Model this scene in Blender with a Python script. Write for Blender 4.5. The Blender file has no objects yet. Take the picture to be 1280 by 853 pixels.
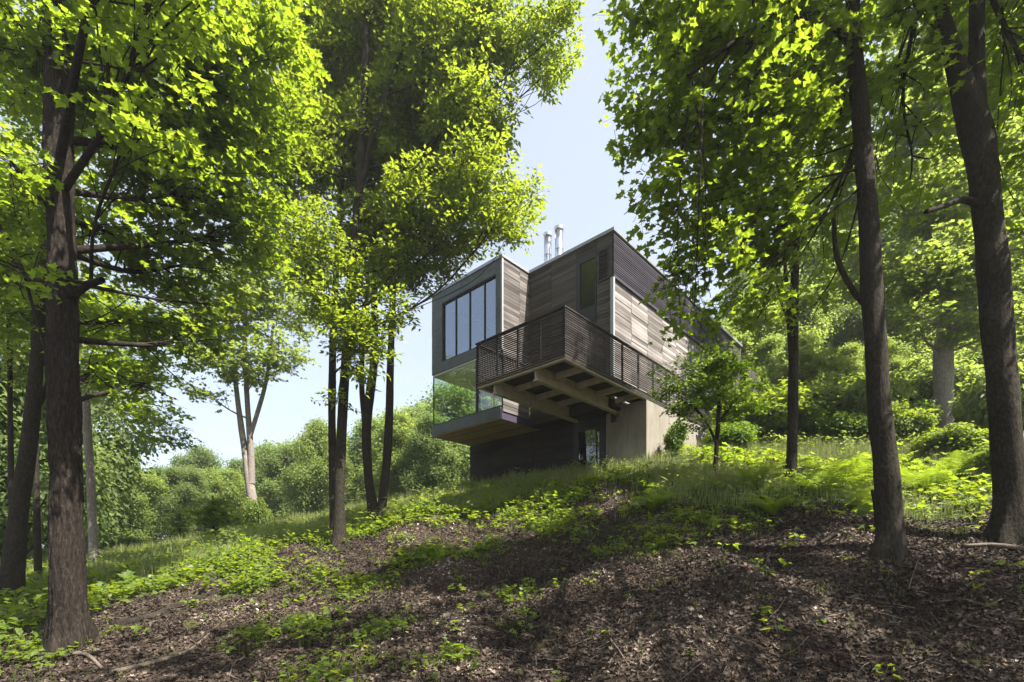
import bpy, math, random
import numpy as np
from mathutils import Vector

R = np.random.default_rng(7)
random.seed(7)
scene = bpy.context.scene
COL = scene.collection
F = 632.0            # focal length in pixels of the 1280 px photograph
HY = 705.0           # eye level


def P(px, py, d):
    """A point at distance d in front of the camera (metres), seen at pixel px, py."""
    return np.array([(px - 640.0) / F * d, d, (HY - py) / F * d])


def nz(v):
    return v / np.maximum(np.linalg.norm(v, axis=-1, keepdims=True), 1e-9)


# ------------------------------------------------------------------ objects
def tag(o, label=None, cat=None, group=None, kind=None):
    if label: o['label'] = label
    if cat: o['category'] = cat
    if group: o['group'] = group
    if kind: o['kind'] = kind
    return o


def empty(name, loc, label, cat, group=None, rz=0.0):
    o = bpy.data.objects.new(name, None)
    COL.objects.link(o)
    o.location = loc
    o.rotation_euler = (0, 0, rz)
    o.empty_display_size = 0.3
    return tag(o, label, cat, group)


def mesh(name, V, polys, mat, parent=None, attrs=None, smooth=False, loc=None):
    """polys: list of (F,k) index arrays; attrs: {name: per-face floats}."""
    V = np.asarray(V, dtype=np.float32)
    polys = [np.asarray(p, dtype=np.int32) for p in polys if len(p)]
    me = bpy.data.meshes.new(name)
    me.vertices.add(len(V))
    me.vertices.foreach_set('co', V.ravel())
    li = np.concatenate([p.ravel() for p in polys])
    tot = np.concatenate([np.full(len(p), p.shape[1], np.int32) for p in polys])
    st = np.concatenate([[0], np.cumsum(tot)[:-1]]).astype(np.int32)
    me.loops.add(len(li))
    me.loops.foreach_set('vertex_index', li)
    me.polygons.add(len(tot))
    me.polygons.foreach_set('loop_start', st)
    me.polygons.foreach_set('loop_total', tot)
    me.polygons.foreach_set('use_smooth', np.full(len(tot), bool(smooth)))
    for k, a in (attrs or {}).items():
        at = me.attributes.new(k, 'FLOAT', 'FACE' if len(a) == len(tot) else 'POINT')
        at.data.foreach_set('value', np.asarray(a, dtype=np.float32))
    me.update(calc_edges=True)
    me.validate()
    me.materials.append(mat)
    o = bpy.data.objects.new(name, me)
    COL.objects.link(o)
    if parent is not None:
        o.parent = parent
    if loc is not None:
        o.location = loc
    return o


class MB:
    """Collects boxes, prisms and tubes into one mesh."""
    def __init__(s):
        s.v = []; s.q = []; s.n = 0; s.t = []

    def quads(s, V, Q, tone=0.5):
        V = np.asarray(V, float); Q = np.asarray(Q)
        s.v.append(V); s.q.append(Q + s.n); s.n += len(V)
        s.t.append(np.full(len(Q), tone))

    def box(s, x0, x1, y0, y1, z0, z1, tone=None):
        x0, x1 = min(x0, x1), max(x0, x1); y0, y1 = min(y0, y1), max(y0, y1); z0, z1 = min(z0, z1), max(z0, z1)
        V = [(x0, y0, z0), (x1, y0, z0), (x1, y1, z0), (x0, y1, z0), (x0, y0, z1), (x1, y0, z1), (x1, y1, z1), (x0, y1, z1)]
        Q = [(0, 3, 2, 1), (4, 5, 6, 7), (0, 1, 5, 4), (1, 2, 6, 5), (2, 3, 7, 6), (3, 0, 4, 7)]
        s.quads(V, Q, random.random() if tone is None else tone)

    def tube(s, pts, rad, n=8, tone=0.5, cap=True):
        V, Q, C = tube_arrays(pts, rad, n)
        s.quads(V, Q, tone)
        if cap and n % 2 == 0:
            k = len(V) // n
            for base in (0, (k - 1) * n):
                ring = [base + i for i in range(n)]
                qs = [(ring[i], ring[i + 1], ring[n - 2 - i], ring[n - 1 - i]) for i in range(n // 2 - 1)]
                s.q.append(np.array(qs) + s.n - len(V)); s.t.append(np.full(len(qs), tone))

    def build(s, name, mat, parent=None, smooth=False, loc=None):
        return mesh(name, np.concatenate(s.v), [np.concatenate(s.q)], mat, parent, {'tone': np.concatenate(s.t)}, smooth, loc)


def frames(pts):
    pts = np.asarray(pts, float)
    t = np.gradient(pts, axis=0)
    t = nz(t)
    up = np.array([0, 0, 1.0]) if abs(t[0, 2]) < 0.8 else np.array([0, 1.0, 0])
    a = nz(np.cross(t, up)); b = np.cross(t, a)
    return a, b


def tube_arrays(pts, rad, n=8, rfun=None):
    pts = np.asarray(pts, float)
    rad = np.broadcast_to(np.asarray(rad, float), (len(pts),))
    a, b = frames(pts)
    th = np.linspace(0, 2 * np.pi, n, endpoint=False)
    rr = rad[:, None] * np.ones(n)[None]
    if rfun is not None:
        rr = rfun(rr, th)
    V = pts[:, None] + rr[..., None] * (np.cos(th)[None, :, None] * a[:, None] + np.sin(th)[None, :, None] * b[:, None])
    k = len(pts)
    i = np.arange(k - 1)[:, None] * n; j = np.arange(n)[None]; j2 = (j + 1) % n
    Q = np.stack([i + j, i + j2, i + n + j2, i + n + j], -1).reshape(-1, 4)
    return V.reshape(-1, 3), Q, None


def smooth_line(pts, step):
    """Catmull-Rom through pts (k, m columns), resampled about every step metres."""
    p = np.asarray(pts, float)
    p = np.vstack([2 * p[0] - p[1], p, 2 * p[-1] - p[-2]])
    out = []
    for i in range(1, len(p) - 2):
        L = np.linalg.norm(p[i + 1, :3] - p[i, :3])
        k = max(2, int(L / step))
        u = np.linspace(0, 1, k, endpoint=False)[:, None]
        p0, p1, p2, p3 = p[i - 1], p[i], p[i + 1], p[i + 2]
        out.append(0.5 * (2 * p1 + (p2 - p0) * u + (2 * p0 - 5 * p1 + 4 * p2 - p3) * u ** 2 + (3 * p1 - p0 - 3 * p2 + p3) * u ** 3))
    out.append(p[-2][None])
    return np.vstack(out)


# ------------------------------------------------------------------ materials
def new_mat(name):
    m = bpy.data.materials.new(name)
    m.use_nodes = True
    nt = m.node_tree
    nt.nodes.clear()
    out = nt.nodes.new('ShaderNodeOutputMaterial')
    return m, nt, out


def N(nt, typ, **kw):
    n = nt.nodes.new(typ)
    for k, v in kw.items():
        setattr(n, k, v)
    return n


def ramp(nt, fac, stops):
    r = N(nt, 'ShaderNodeValToRGB')
    e = r.color_ramp.elements
    while len(e) < len(stops):
        e.new(0.5)
    for i, (p, c) in enumerate(stops):
        e[i].position = p
        e[i].color = (*c, 1)
    nt.links.new(fac, r.inputs[0])
    return r.outputs[0]


def attr(nt, name):
    a = N(nt, 'ShaderNodeAttribute', attribute_name=name)
    return a.outputs['Fac']


def noise(nt, scale, detail=4, vec=None, rough=0.55, stretch=None):
    n = N(nt, 'ShaderNodeTexNoise')
    n.inputs['Scale'].default_value = scale
    n.inputs['Detail'].default_value = detail
    n.inputs['Roughness'].default_value = rough
    tc = N(nt, 'ShaderNodeTexCoord')
    src = tc.outputs['Object']
    if stretch:
        mp = N(nt, 'ShaderNodeMapping')
        mp.inputs['Scale'].default_value = stretch
        nt.links.new(src, mp.inputs[0]); src = mp.outputs[0]
    nt.links.new(src, n.inputs['Vector'])
    return n.outputs['Fac']


def mixc(nt, fac, a, b, mode='MIX'):
    m = N(nt, 'ShaderNodeMix', data_type='RGBA', blend_type=mode)
    if isinstance(fac, float): m.inputs[0].default_value = fac
    else: nt.links.new(fac, m.inputs[0])
    for s, v in ((6, a), (7, b)):
        if isinstance(v, tuple): m.inputs[s].default_value = (*v, 1)
        else: nt.links.new(v, m.inputs[s])
    return m.outputs[2]


def math_node(nt, op, a, b):
    m = N(nt, 'ShaderNodeMath', operation=op)
    for s, v in ((0, a), (1, b)):
        if isinstance(v, (int, float)): m.inputs[s].default_value = v
        else: nt.links.new(v, m.inputs[s])
    return m.outputs[0]


def principled(nt, out, color, rough=0.7, metal=0.0, spec=0.3, bump=None, bstr=0.3, bdist=0.02):
    p = N(nt, 'ShaderNodeBsdfPrincipled')
    if isinstance(color, tuple): p.inputs['Base Color'].default_value = (*color, 1)
    else: nt.links.new(color, p.inputs['Base Color'])
    if isinstance(rough, float): p.inputs['Roughness'].default_value = rough
    else: nt.links.new(rough, p.inputs['Roughness'])
    p.inputs['Metallic'].default_value = metal
    p.inputs['Specular IOR Level'].default_value = spec
    if bump is not None:
        b = N(nt, 'ShaderNodeBump')
        b.inputs['Strength'].default_value = bstr
        b.inputs['Distance'].default_value = bdist
        nt.links.new(bump, b.inputs['Height'])
        nt.links.new(b.outputs[0], p.inputs['Normal'])
    if out is not None:
        nt.links.new(p.outputs[0], out.inputs[0])
    return p


def leaf_mat(name, dark, light, trans_dark, trans_light, mix=0.5, rough=0.45, spec=0.35):
    m, nt, out = new_mat(name)
    t = attr(nt, 'tone')
    c = ramp(nt, t, [(0.0, dark), (1.0, light)])
    tcol = ramp(nt, t, [(0.0, trans_dark), (1.0, trans_light)])
    p = principled(nt, None, c, rough, 0.0, spec)
    tr = N(nt, 'ShaderNodeBsdfTranslucent')
    nt.links.new(tcol, tr.inputs[0])
    mx = N(nt, 'ShaderNodeMixShader')
    mx.inputs[0].default_value = mix
    nt.links.new(p.outputs[0], mx.inputs[1]); nt.links.new(tr.outputs[0], mx.inputs[2])
    nt.links.new(mx.outputs[0], out.inputs[0])
    return m


M = {}
M['maple'] = leaf_mat('maple_leaf', (.058, .105, .016), (.105, .155, .026), (.26, .37, .016), (.38, .49, .03), .57)
M['elm'] = leaf_mat('narrow_leaf', (.075, .120, .018), (.135, .180, .032), (.29, .39, .018), (.42, .50, .035), .54)
M['dogwood'] = leaf_mat('dogwood_leaf', (.045, .092, .014), (.08, .13, .022), (.18, .29, .014), (.26, .37, .022), .48)
M['pale'] = leaf_mat('pale_leaf', (.09, .135, .032), (.15, .19, .052), (.30, .40, .05), (.42, .50, .08), .52)
M['far'] = leaf_mat('wood_leaf', (.070, .108, .034), (.125, .16, .058), (.24, .34, .065), (.34, .43, .10), .5, .6, .2)
M['herb'] = leaf_mat('herb_leaf', (.066, .112, .016), (.115, .16, .026), (.25, .34, .014), (.38, .45, .03), .5)
M['grass'] = leaf_mat('grass_blade', (.13, .165, .045), (.26, .27, .11), (.24, .30, .06), (.38, .40, .13), .42, .6, .2)
M['fern'] = leaf_mat('fern_frond', (.070, .12, .012), (.115, .165, .02), (.22, .32, .016), (.34, .43, .03), .48)


def bark_mat(name, c0, c1, c2, vs=(7, 7, 1.6)):
    m, nt, out = new_mat(name)
    n1 = noise(nt, 6.0, 8, None, .65, vs)
    n2 = noise(nt, 1.6, 4, None, .6)
    n3 = noise(nt, 30.0, 3, None, .6)
    c = ramp(nt, n1, [(.30, c0), (.52, c1), (.75, c2)])
    c = mixc(nt, ramp(nt, n2, [(.55, (0, 0, 0)), (.75, (.35, .35, .35))]), c, tuple(1.5 * v for v in c2))
    h = math_node(nt, 'ADD', n1, math_node(nt, 'MULTIPLY', n3, .25))
    principled(nt, out, c, .92, 0, .12, h, .9, .035)
    return m


M['bark_dark'] = bark_mat('maple_bark', (.007, .0055, .0045), (.022, .017, .013), (.066, .053, .043))
M['bark'] = bark_mat('smooth_bark', (.012, .010, .007), (.030, .025, .018), (.064, .054, .040), (5, 5, 2.2))
M['bark_pale'] = bark_mat('pale_bark', (.10, .085, .07), (.22, .19, .165), (.33, .30, .27), (6, 6, 1.8))
M['deadwood'] = bark_mat('dead_wood', (.07, .055, .042), (.15, .12, .095), (.28, .24, .20), (9, 9, 3))


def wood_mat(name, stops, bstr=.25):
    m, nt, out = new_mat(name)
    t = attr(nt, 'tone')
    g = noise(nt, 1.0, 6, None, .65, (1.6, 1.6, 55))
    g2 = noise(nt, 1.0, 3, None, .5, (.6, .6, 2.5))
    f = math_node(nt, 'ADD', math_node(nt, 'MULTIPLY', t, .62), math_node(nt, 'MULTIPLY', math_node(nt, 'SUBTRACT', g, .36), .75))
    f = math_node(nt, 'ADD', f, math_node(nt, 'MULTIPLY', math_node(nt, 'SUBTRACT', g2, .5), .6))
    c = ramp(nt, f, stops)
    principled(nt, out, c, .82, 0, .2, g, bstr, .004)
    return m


M['wood'] = wood_mat('weathered_board', [(.0, (.048, .041, .038)), (.35, (.115, .100, .092)), (.7, (.26, .235, .222)), (1.0, (.44, .41, .39))])
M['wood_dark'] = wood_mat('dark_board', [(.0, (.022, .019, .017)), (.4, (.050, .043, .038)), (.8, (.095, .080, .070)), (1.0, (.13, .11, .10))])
M['soffit'] = wood_mat('soffit_board', [(.0, (.25, .16, .08)), (.5, (.42, .28, .15)), (1.0, (.55, .39, .22))])
M['slat'] = wood_mat('slat_wood', [(.0, (.020, .016, .015)), (.5, (.042, .034, .031)), (1.0, (.075, .061, .055))])


def plain(name, c, rough=.6, metal=0., spec=.3, nscale=None, amt=.25, bstr=.1):
    m, nt, out = new_mat(name)
    if nscale:
        n1 = noise(nt, nscale, 6, None, .6)
        lo = tuple(v * (1 - amt) for v in c); hi = tuple(min(1, v * (1 + amt)) for v in c)
        principled(nt, out, ramp(nt, n1, [(.3, lo), (.7, hi)]), rough, metal, spec, n1, bstr, .01)
    else:
        principled(nt, out, c, rough, metal, spec)
    return m


M['cladding'] = plain('slate_grey_cladding', (.085, .10, .108), .5, .0, .4, 3.0, .18)
M['darkmetal'] = plain('dark_metal', (.030, .031, .033), .45, .3, .4)
M['trim'] = plain('grey_trim', (.42, .42, .44), .4, .3, .4)
M['coping'] = plain('roof_metal', (.33, .34, .36), .38, .5, .4)
M['steel'] = plain('stainless', (.62, .64, .67), .22, 1.0, .5)
M['beam'] = plain('painted_beam', (.40, .345, .275), .75, 0, .2, 5.0, .2)
M['white'] = plain('white_plaster', (.80, .79, .77), .8)
M['floor'] = plain('oak_floor', (.36, .25, .15), .5, 0, .3, 4.0)
M['louvre'] = wood_mat('louvre_sky_sheen', [(.0, (.026, .023, .030)), (.5, (.048, .043, .056)), (1.0, (.085, .076, .092))])  # dark wood, tinted bluish to paint in the reflected sky
M['roofing'] = plain('flat_roofing', (.20, .20, .20), .9)
M['purple'] = plain('dark_plum_panel', (.055, .045, .070), .5, 0, .3, 4.0, .2)

m, nt, out = new_mat('concrete')
n1 = noise(nt, 1.4, 7, None, .65, (1, 1, .5)); n2 = noise(nt, 22, 4, None, .6); n3 = noise(nt, 3.0, 5, None, .6, (3.5, 3.5, .25))
c = ramp(nt, n1, [(.3, (.18, .16, .125)), (.7, (.29, .265, .225))])
c = mixc(nt, ramp(nt, n3, [(.52, (0, 0, 0)), (.72, (.8, .8, .8))]), c, (.15, .13, .10))
principled(nt, out, c, .85, 0, .2, n2, .15, .004)
M['concrete'] = m

def glass_mat(name, r0, tint, gloss):
    m, nt, out = new_mat(name)
    lw_ = N(nt, 'ShaderNodeLayerWeight'); lw_.inputs[0].default_value = .5
    f = math_node(nt, 'ADD', math_node(nt, 'MULTIPLY', math_node(nt, 'POWER', lw_.outputs['Facing'], 4.0), 1 - r0), r0)
    tr = N(nt, 'ShaderNodeBsdfTransparent'); tr.inputs[0].default_value = (*tint, 1)
    gl = N(nt, 'ShaderNodeBsdfGlossy'); gl.inputs['Roughness'].default_value = .0; gl.inputs['Color'].default_value = (*gloss, 1)
    mx = N(nt, 'ShaderNodeMixShader')
    nt.links.new(f, mx.inputs[0]); nt.links.new(tr.outputs[0], mx.inputs[1]); nt.links.new(gl.outputs[0], mx.inputs[2])
    nt.links.new(mx.outputs[0], out.inputs[0])
    return m


M['glass'] = glass_mat('window_glass', .24, (.58, .63, .66), (.76, .86, 1))
M['dark_glass'] = glass_mat('dark_glass', .025, (.75, .8, .8), (1, 1, 1))
M['clear'] = glass_mat('clear_glass', .08, (.89, .94, .90), (1, 1, 1))

m, nt, out = new_mat('forest_soil')
g = attr(nt, 'green')
n1 = noise(nt, 9.0, 8, None, .7); n2 = noise(nt, 45.0, 5, None, .65); n3 = noise(nt, 1.3, 4)
soil = ramp(nt, n2, [(.3, (.022, .016, .012)), (.55, (.062, .045, .034)), (.75, (.13, .10, .08))])
soil = mixc(nt, ramp(nt, n1, [(.45, (0, 0, 0)), (.7, (.6, .6, .6))]), soil, (.045, .032, .025))
moss = ramp(nt, n1, [(.3, (.028, .042, .012)), (.7, (.075, .10, .024))])
principled(nt, out, mixc(nt, g, soil, moss), .95, 0, .1, math_node(nt, 'ADD', n1, n2), .8, .05)
M['ground'] = m

m, nt, out = new_mat('dry_leaf')
t = attr(nt, 'tone')
c = ramp(nt, t, [(0, (.018, .012, .008)), (.35, (.044, .031, .022)), (.7, (.100, .072, .053)), (.93, (.21, .16, .125)), (1.0, (.40, .34, .28))])
principled(nt, out, c, .75, 0, .25)
M['litter'] = m

# ------------------------------------------------------------------ terrain
U = 1.25                                        # metres per house unit
HX, HYO = 2.69 * U, 13.5 * U                    # upper house corner on the ground plan
AX = np.array([.734, -.679]); AY = np.array([.679, .734])
HZ = 3.2                                        # level of the house base


def hw(X, Y, z=0.0):
    """House plan coordinates (house units) to world; z in metres above the eye."""
    q = np.array([HX, HYO]) + AX * X * U + AY * Y * U
    return np.array([q[0], q[1], z])


ctrl = [(0, 0, -1.6), (-4, -4, -2.3), (4, -4, -1.3), (-12, -5, -3.6), (13, -5, .8), (-25, 0, -3.5), (24, 0, 3.0),
        P(640, 853, 6.0), P(0, 853, 6.9), P(1280, 853, 5.2), P(300, 853, 6.4), P(980, 853, 5.6),
        P(90, 803, 8.0), P(1110, 697, 8.2), P(1262, 672, 8.4), P(990, 608, 12), P(895, 598, 13.6),
        P(424, 675, 14), P(468, 655, 17), P(15, 752, 11.2), P(118, 717, 18), P(318, 668, 24),
        P(640, 705, 11.0), P(640, 647, 14.2), P(760, 650, 12.4), P(700, 775, 7.9), P(500, 770, 8.6), P(950, 750, 7.0), P(850, 690, 9.6),
        P(300, 745, 10.5), P(240, 700, 15.5),
        hw(-6.17, .474, 3.32), hw(-1.0, .4, 3.25), hw(.734, .474, 3.4), hw(.734, 3.2, 4.2), hw(.8, 6.5, 5.5), hw(.8, 10, 7.0), hw(-6.2, 6, 4.4), hw(-3, 9, 6.0),
        P(1180, 540, 19), P(1285, 585, 13.0), P(1000, 548, 20), P(1060, 610, 13), P(1150, 640, 10.5),
        (0, 35, 4.0), (-8, 33, 3.2), P(200, 688, 31), P(60, 694, 36), P(0, 722, 19),
        (-30, 52, .4), (-14, 52, 1.2), (0, 55, 2.5), (-55, 45, -.5), (-55, 10, -4), (14, 40, 11), (30, 42, 16), (45, 40, 20), (32, 20, 10.2), (32, 4, 5.5), (20, 30, 9.5),
        (30, 62, 21), (10, 65, 12), (55, 65, 27), (55, 10, 12), (-25, 68, .5)]
ctrl = np.array([tuple(c) for c in ctrl], float)


def tps_fit(c, lam=.15):
    n = len(c)
    r = np.linalg.norm(c[:, None, :2] - c[None, :, :2], axis=-1)
    K = np.where(r > 0, r ** 2 * np.log(np.maximum(r, 1e-9)), 0) + lam * np.eye(n)
    Pm = np.hstack([np.ones((n, 1)), c[:, :2]])
    A = np.block([[K, Pm], [Pm.T, np.zeros((3, 3))]])
    return np.linalg.solve(A, np.concatenate([c[:, 2], np.zeros(3)]))


W = tps_fit(ctrl)
_wd = R.normal(size=(26, 2)); _wd /= np.linalg.norm(_wd, axis=1)[:, None]
_wf = np.geomspace(.5, 9, 26); _wp = R.uniform(0, 6.28, 26)


def H0(x, y):
    x = np.asarray(x, float); y = np.asarray(y, float)
    sh = np.broadcast(x, y).shape
    x = np.broadcast_to(x, sh).ravel(); y = np.broadcast_to(y, sh).ravel()
    x = np.clip(x, -58, 58); y = np.clip(y, -8, 68)
    z = W[-3] + W[-2] * x + W[-1] * y
    for i, c in enumerate(ctrl):
        r2 = (x - c[0]) ** 2 + (y - c[1]) ** 2
        z = z + W[i] * .5 * r2 * np.log(np.maximum(r2, 1e-12))
    return z.reshape(sh)


def fuzz(x, y, k0=0, k1=26, p=1.0):
    s = 0
    for i in range(k0, k1):
        s = s + np.sin((x * _wd[i, 0] + y * _wd[i, 1]) * _wf[i] + _wp[i]) / _wf[i] ** p
    return s


def H(x, y):
    return H0(x, y) + .042 * fuzz(x, y, 8, 26, .75)


def ray_ground(px, py, lo=3.5, hi=60):
    d = np.linspace(lo, hi, 1200)
    x = (px - 640) / F * d; z = (HY - py) / F * d
    hit = np.nonzero(H0(x, d) >= z)[0]
    k = hit[0] if len(hit) else len(d) - 1
    return np.array([x[k], d[k], float(H(x[k], d[k]))])


# the edge between leaf litter (near) and green ground cover (beyond)
edge_px = [(-80, 838), (0, 800), (130, 768), (300, 716), (430, 684), (560, 655), (640, 650), (740, 648), (850, 640), (1000, 632), (1150, 648), (1300, 660)]
edge = np.array([ray_ground(*e)[:2] for e in edge_px])
edge = edge[np.argsort(edge[:, 0])]


def greenness(x, y):
    e = np.interp(x, edge[:, 0], edge[:, 1])
    return np.clip((y - e) / 1.8 + .22 + .36 * fuzz(x * 1.3, y * 1.3, 4, 20, .6), 0, 1)


def axis_coords(lo, f0, f1, hi, step):
    fine = np.arange(f0, f1, step)
    up = [f1]; s = step
    while up[-1] < hi:
        s *= 1.16; up.append(up[-1] + s)
    dn = [f0]; s = step
    while dn[-1] > lo:
        s *= 1.16; dn.append(dn[-1] - s)
    return np.concatenate([dn[:0:-1], fine, up])


gx = axis_coords(-130, -13, 16, 130, .10); gy = axis_coords(-50, 2.5, 19, 130, .10)
X, Y = np.meshgrid(gx, gy)
Z = H(X, Y)
nx, ny = len(gx), len(gy)
ii = np.arange(ny - 1)[:, None] * nx + np.arange(nx - 1)[None]
Qg = np.stack([ii, ii + 1, ii + nx + 1, ii + nx], -1).reshape(-1, 4)
Vg = np.stack([X, Y, Z], -1).reshape(-1, 3)
ground = mesh('hillside_ground', Vg, [Qg], M['ground'], None, {'green': greenness(X, Y).ravel()}, True)
tag(ground, 'wooded hillside of dark soil rising to the right', 'ground', kind='structure')

# ------------------------------------------------------------------ leaves
MAPLE_H = np.array([[0, 0], [.42, .02], [.33, .26], [.58, .55], [.25, .60], [0, 1.0]])
OVAL_H = np.array([[0, 0], [.26, .28], [.24, .62], [0, 1.0]])
LANCE_H = np.array([[0, 0], [.19, .38], [0, 1.0]])
HEART_H = np.array([[0, 0], [.40, .05], [.46, .40], [.22, .75], [0, 1.0]])


def leaves(p, d, n, s, half, fold=.25, curl=.18):
    """Arrays for leaves with base p, tip direction d, upper side n, length s: two half blades folded on the midrib."""
    n = nz(n); d = nz(d - n * np.sum(d * n, -1, keepdims=True)); r = np.cross(d, n)
    k = len(half)
    right = half.copy(); left = half[1:-1] * [-1, 1]
    T = np.vstack([right, left])                          # k + k-2 template points
    x, y = T[:, 0], T[:, 1]
    z = fold * np.abs(x) - curl * y ** 2
    s = s[:, None, None]
    V = p[:, None] + s * (x[None, :, None] * r[:, None] + y[None, :, None] * d[:, None] + z[None, :, None] * n[:, None])
    nv = len(T)
    fr = np.arange(k)
    fl = np.concatenate([[k - 1], np.arange(k, nv)[::-1], [0]])
    base = np.arange(len(p))[:, None] * nv
    Fc = np.stack([base + fr[None], base + fl[None]], 1).reshape(-1, k)
    return V.reshape(-1, 3), Fc


def rand_dirs(n, rng):
    return nz(rng.normal(size=(n, 3)))


def sprays(base, axis, length, up, per, size, rng, droop=.35, tiltj=.38):
    """Leaves set alternately along short twigs, lying in flat layers."""
    m = len(base)
    side = nz(np.cross(axis, up))
    t = (np.arange(per)[None] + rng.uniform(.2, .8, (m, per))) / per
    sgn = np.where(np.arange(per)[None] % 2 == 0, 1, -1) * rng.uniform(.5, 1.1, (m, per))
    L = length[:, None]
    pos = base[:, None] + axis[:, None] * (t * L)[..., None] + side[:, None] * (sgn * L * .17 * (1.15 - t))[..., None]
    pos += rng.normal(size=pos.shape) * .03
    pos[..., 2] -= .10 * L * t ** 2
    d = axis[:, None] * (.35 + .6 * t)[..., None] + side[:, None] * (sgn * .8)[..., None] + rng.normal(size=pos.shape) * .3
    d[..., 2] -= droop * rng.uniform(.3, 1.6, d.shape[:2])
    nn = up[:, None] + rng.normal(size=pos.shape) * tiltj
    s = size * rng.uniform(.65, 1.2, (m, per))
    return pos.reshape(-1, 3), d.reshape(-1, 3), nn.reshape(-1, 3), s.ravel()


class Wood:
    def __init__(s): s.v = []; s.q = []; s.n = 0

    def add(s, pts, rad, n=6, rfun=None):
        V, Q, _ = tube_arrays(pts, rad, n, rfun)
        s.v.append(V); s.q.append(Q + s.n); s.n += len(V)

    def build(s, name, mat, parent, loc):
        return mesh(name, np.concatenate(s.v) - loc, [np.concatenate(s.q)], mat, parent, None, True)


def stem_points(spec, depth, step=.12):
    """Stem from (px, py, width px[, depth offset]) rows at a distance."""
    rows = []
    for r in spec:
        d = depth + (r[3] if len(r) > 3 else 0)
        rows.append([*P(r[0], r[1], d), r[2] * .5 / F * d * math.cos(math.atan((r[0] - 640) / F))])
    return smooth_line(rows, step)


def bark_ridges(seed, amp, lumps=.05, flare=None):
    rng = np.random.default_rng(seed)
    ph = rng.uniform(0, 6.28, 12)

    def f(rr, th):
        k = rr.shape[0]
        i = np.arange(k)[:, None]
        w = 1 + lumps * np.sin(2 * th[None] + .13 * i + ph[0]) + lumps * .7 * np.sin(3 * th[None] - .21 * i + ph[1])
        w += amp * np.sin(13 * th[None] + 1.2 * np.sin(.31 * i + ph[2]) + ph[3]) + amp * .8 * np.sin(19 * th[None] + 1.5 * np.sin(.23 * i + ph[4]))
        w += rng.normal(size=rr.shape) * amp * .5
        w += lumps * np.sin(.37 * i + ph[5]) * .5
        if flare:
            h, a = flare
            g = np.exp(-i * h)
            w += g * a * (.45 + .55 * np.sin(5 * th[None] + ph[6]) + .25 * np.sin(3 * th[None] + ph[7]))
        return rr * w
    return f


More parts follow.
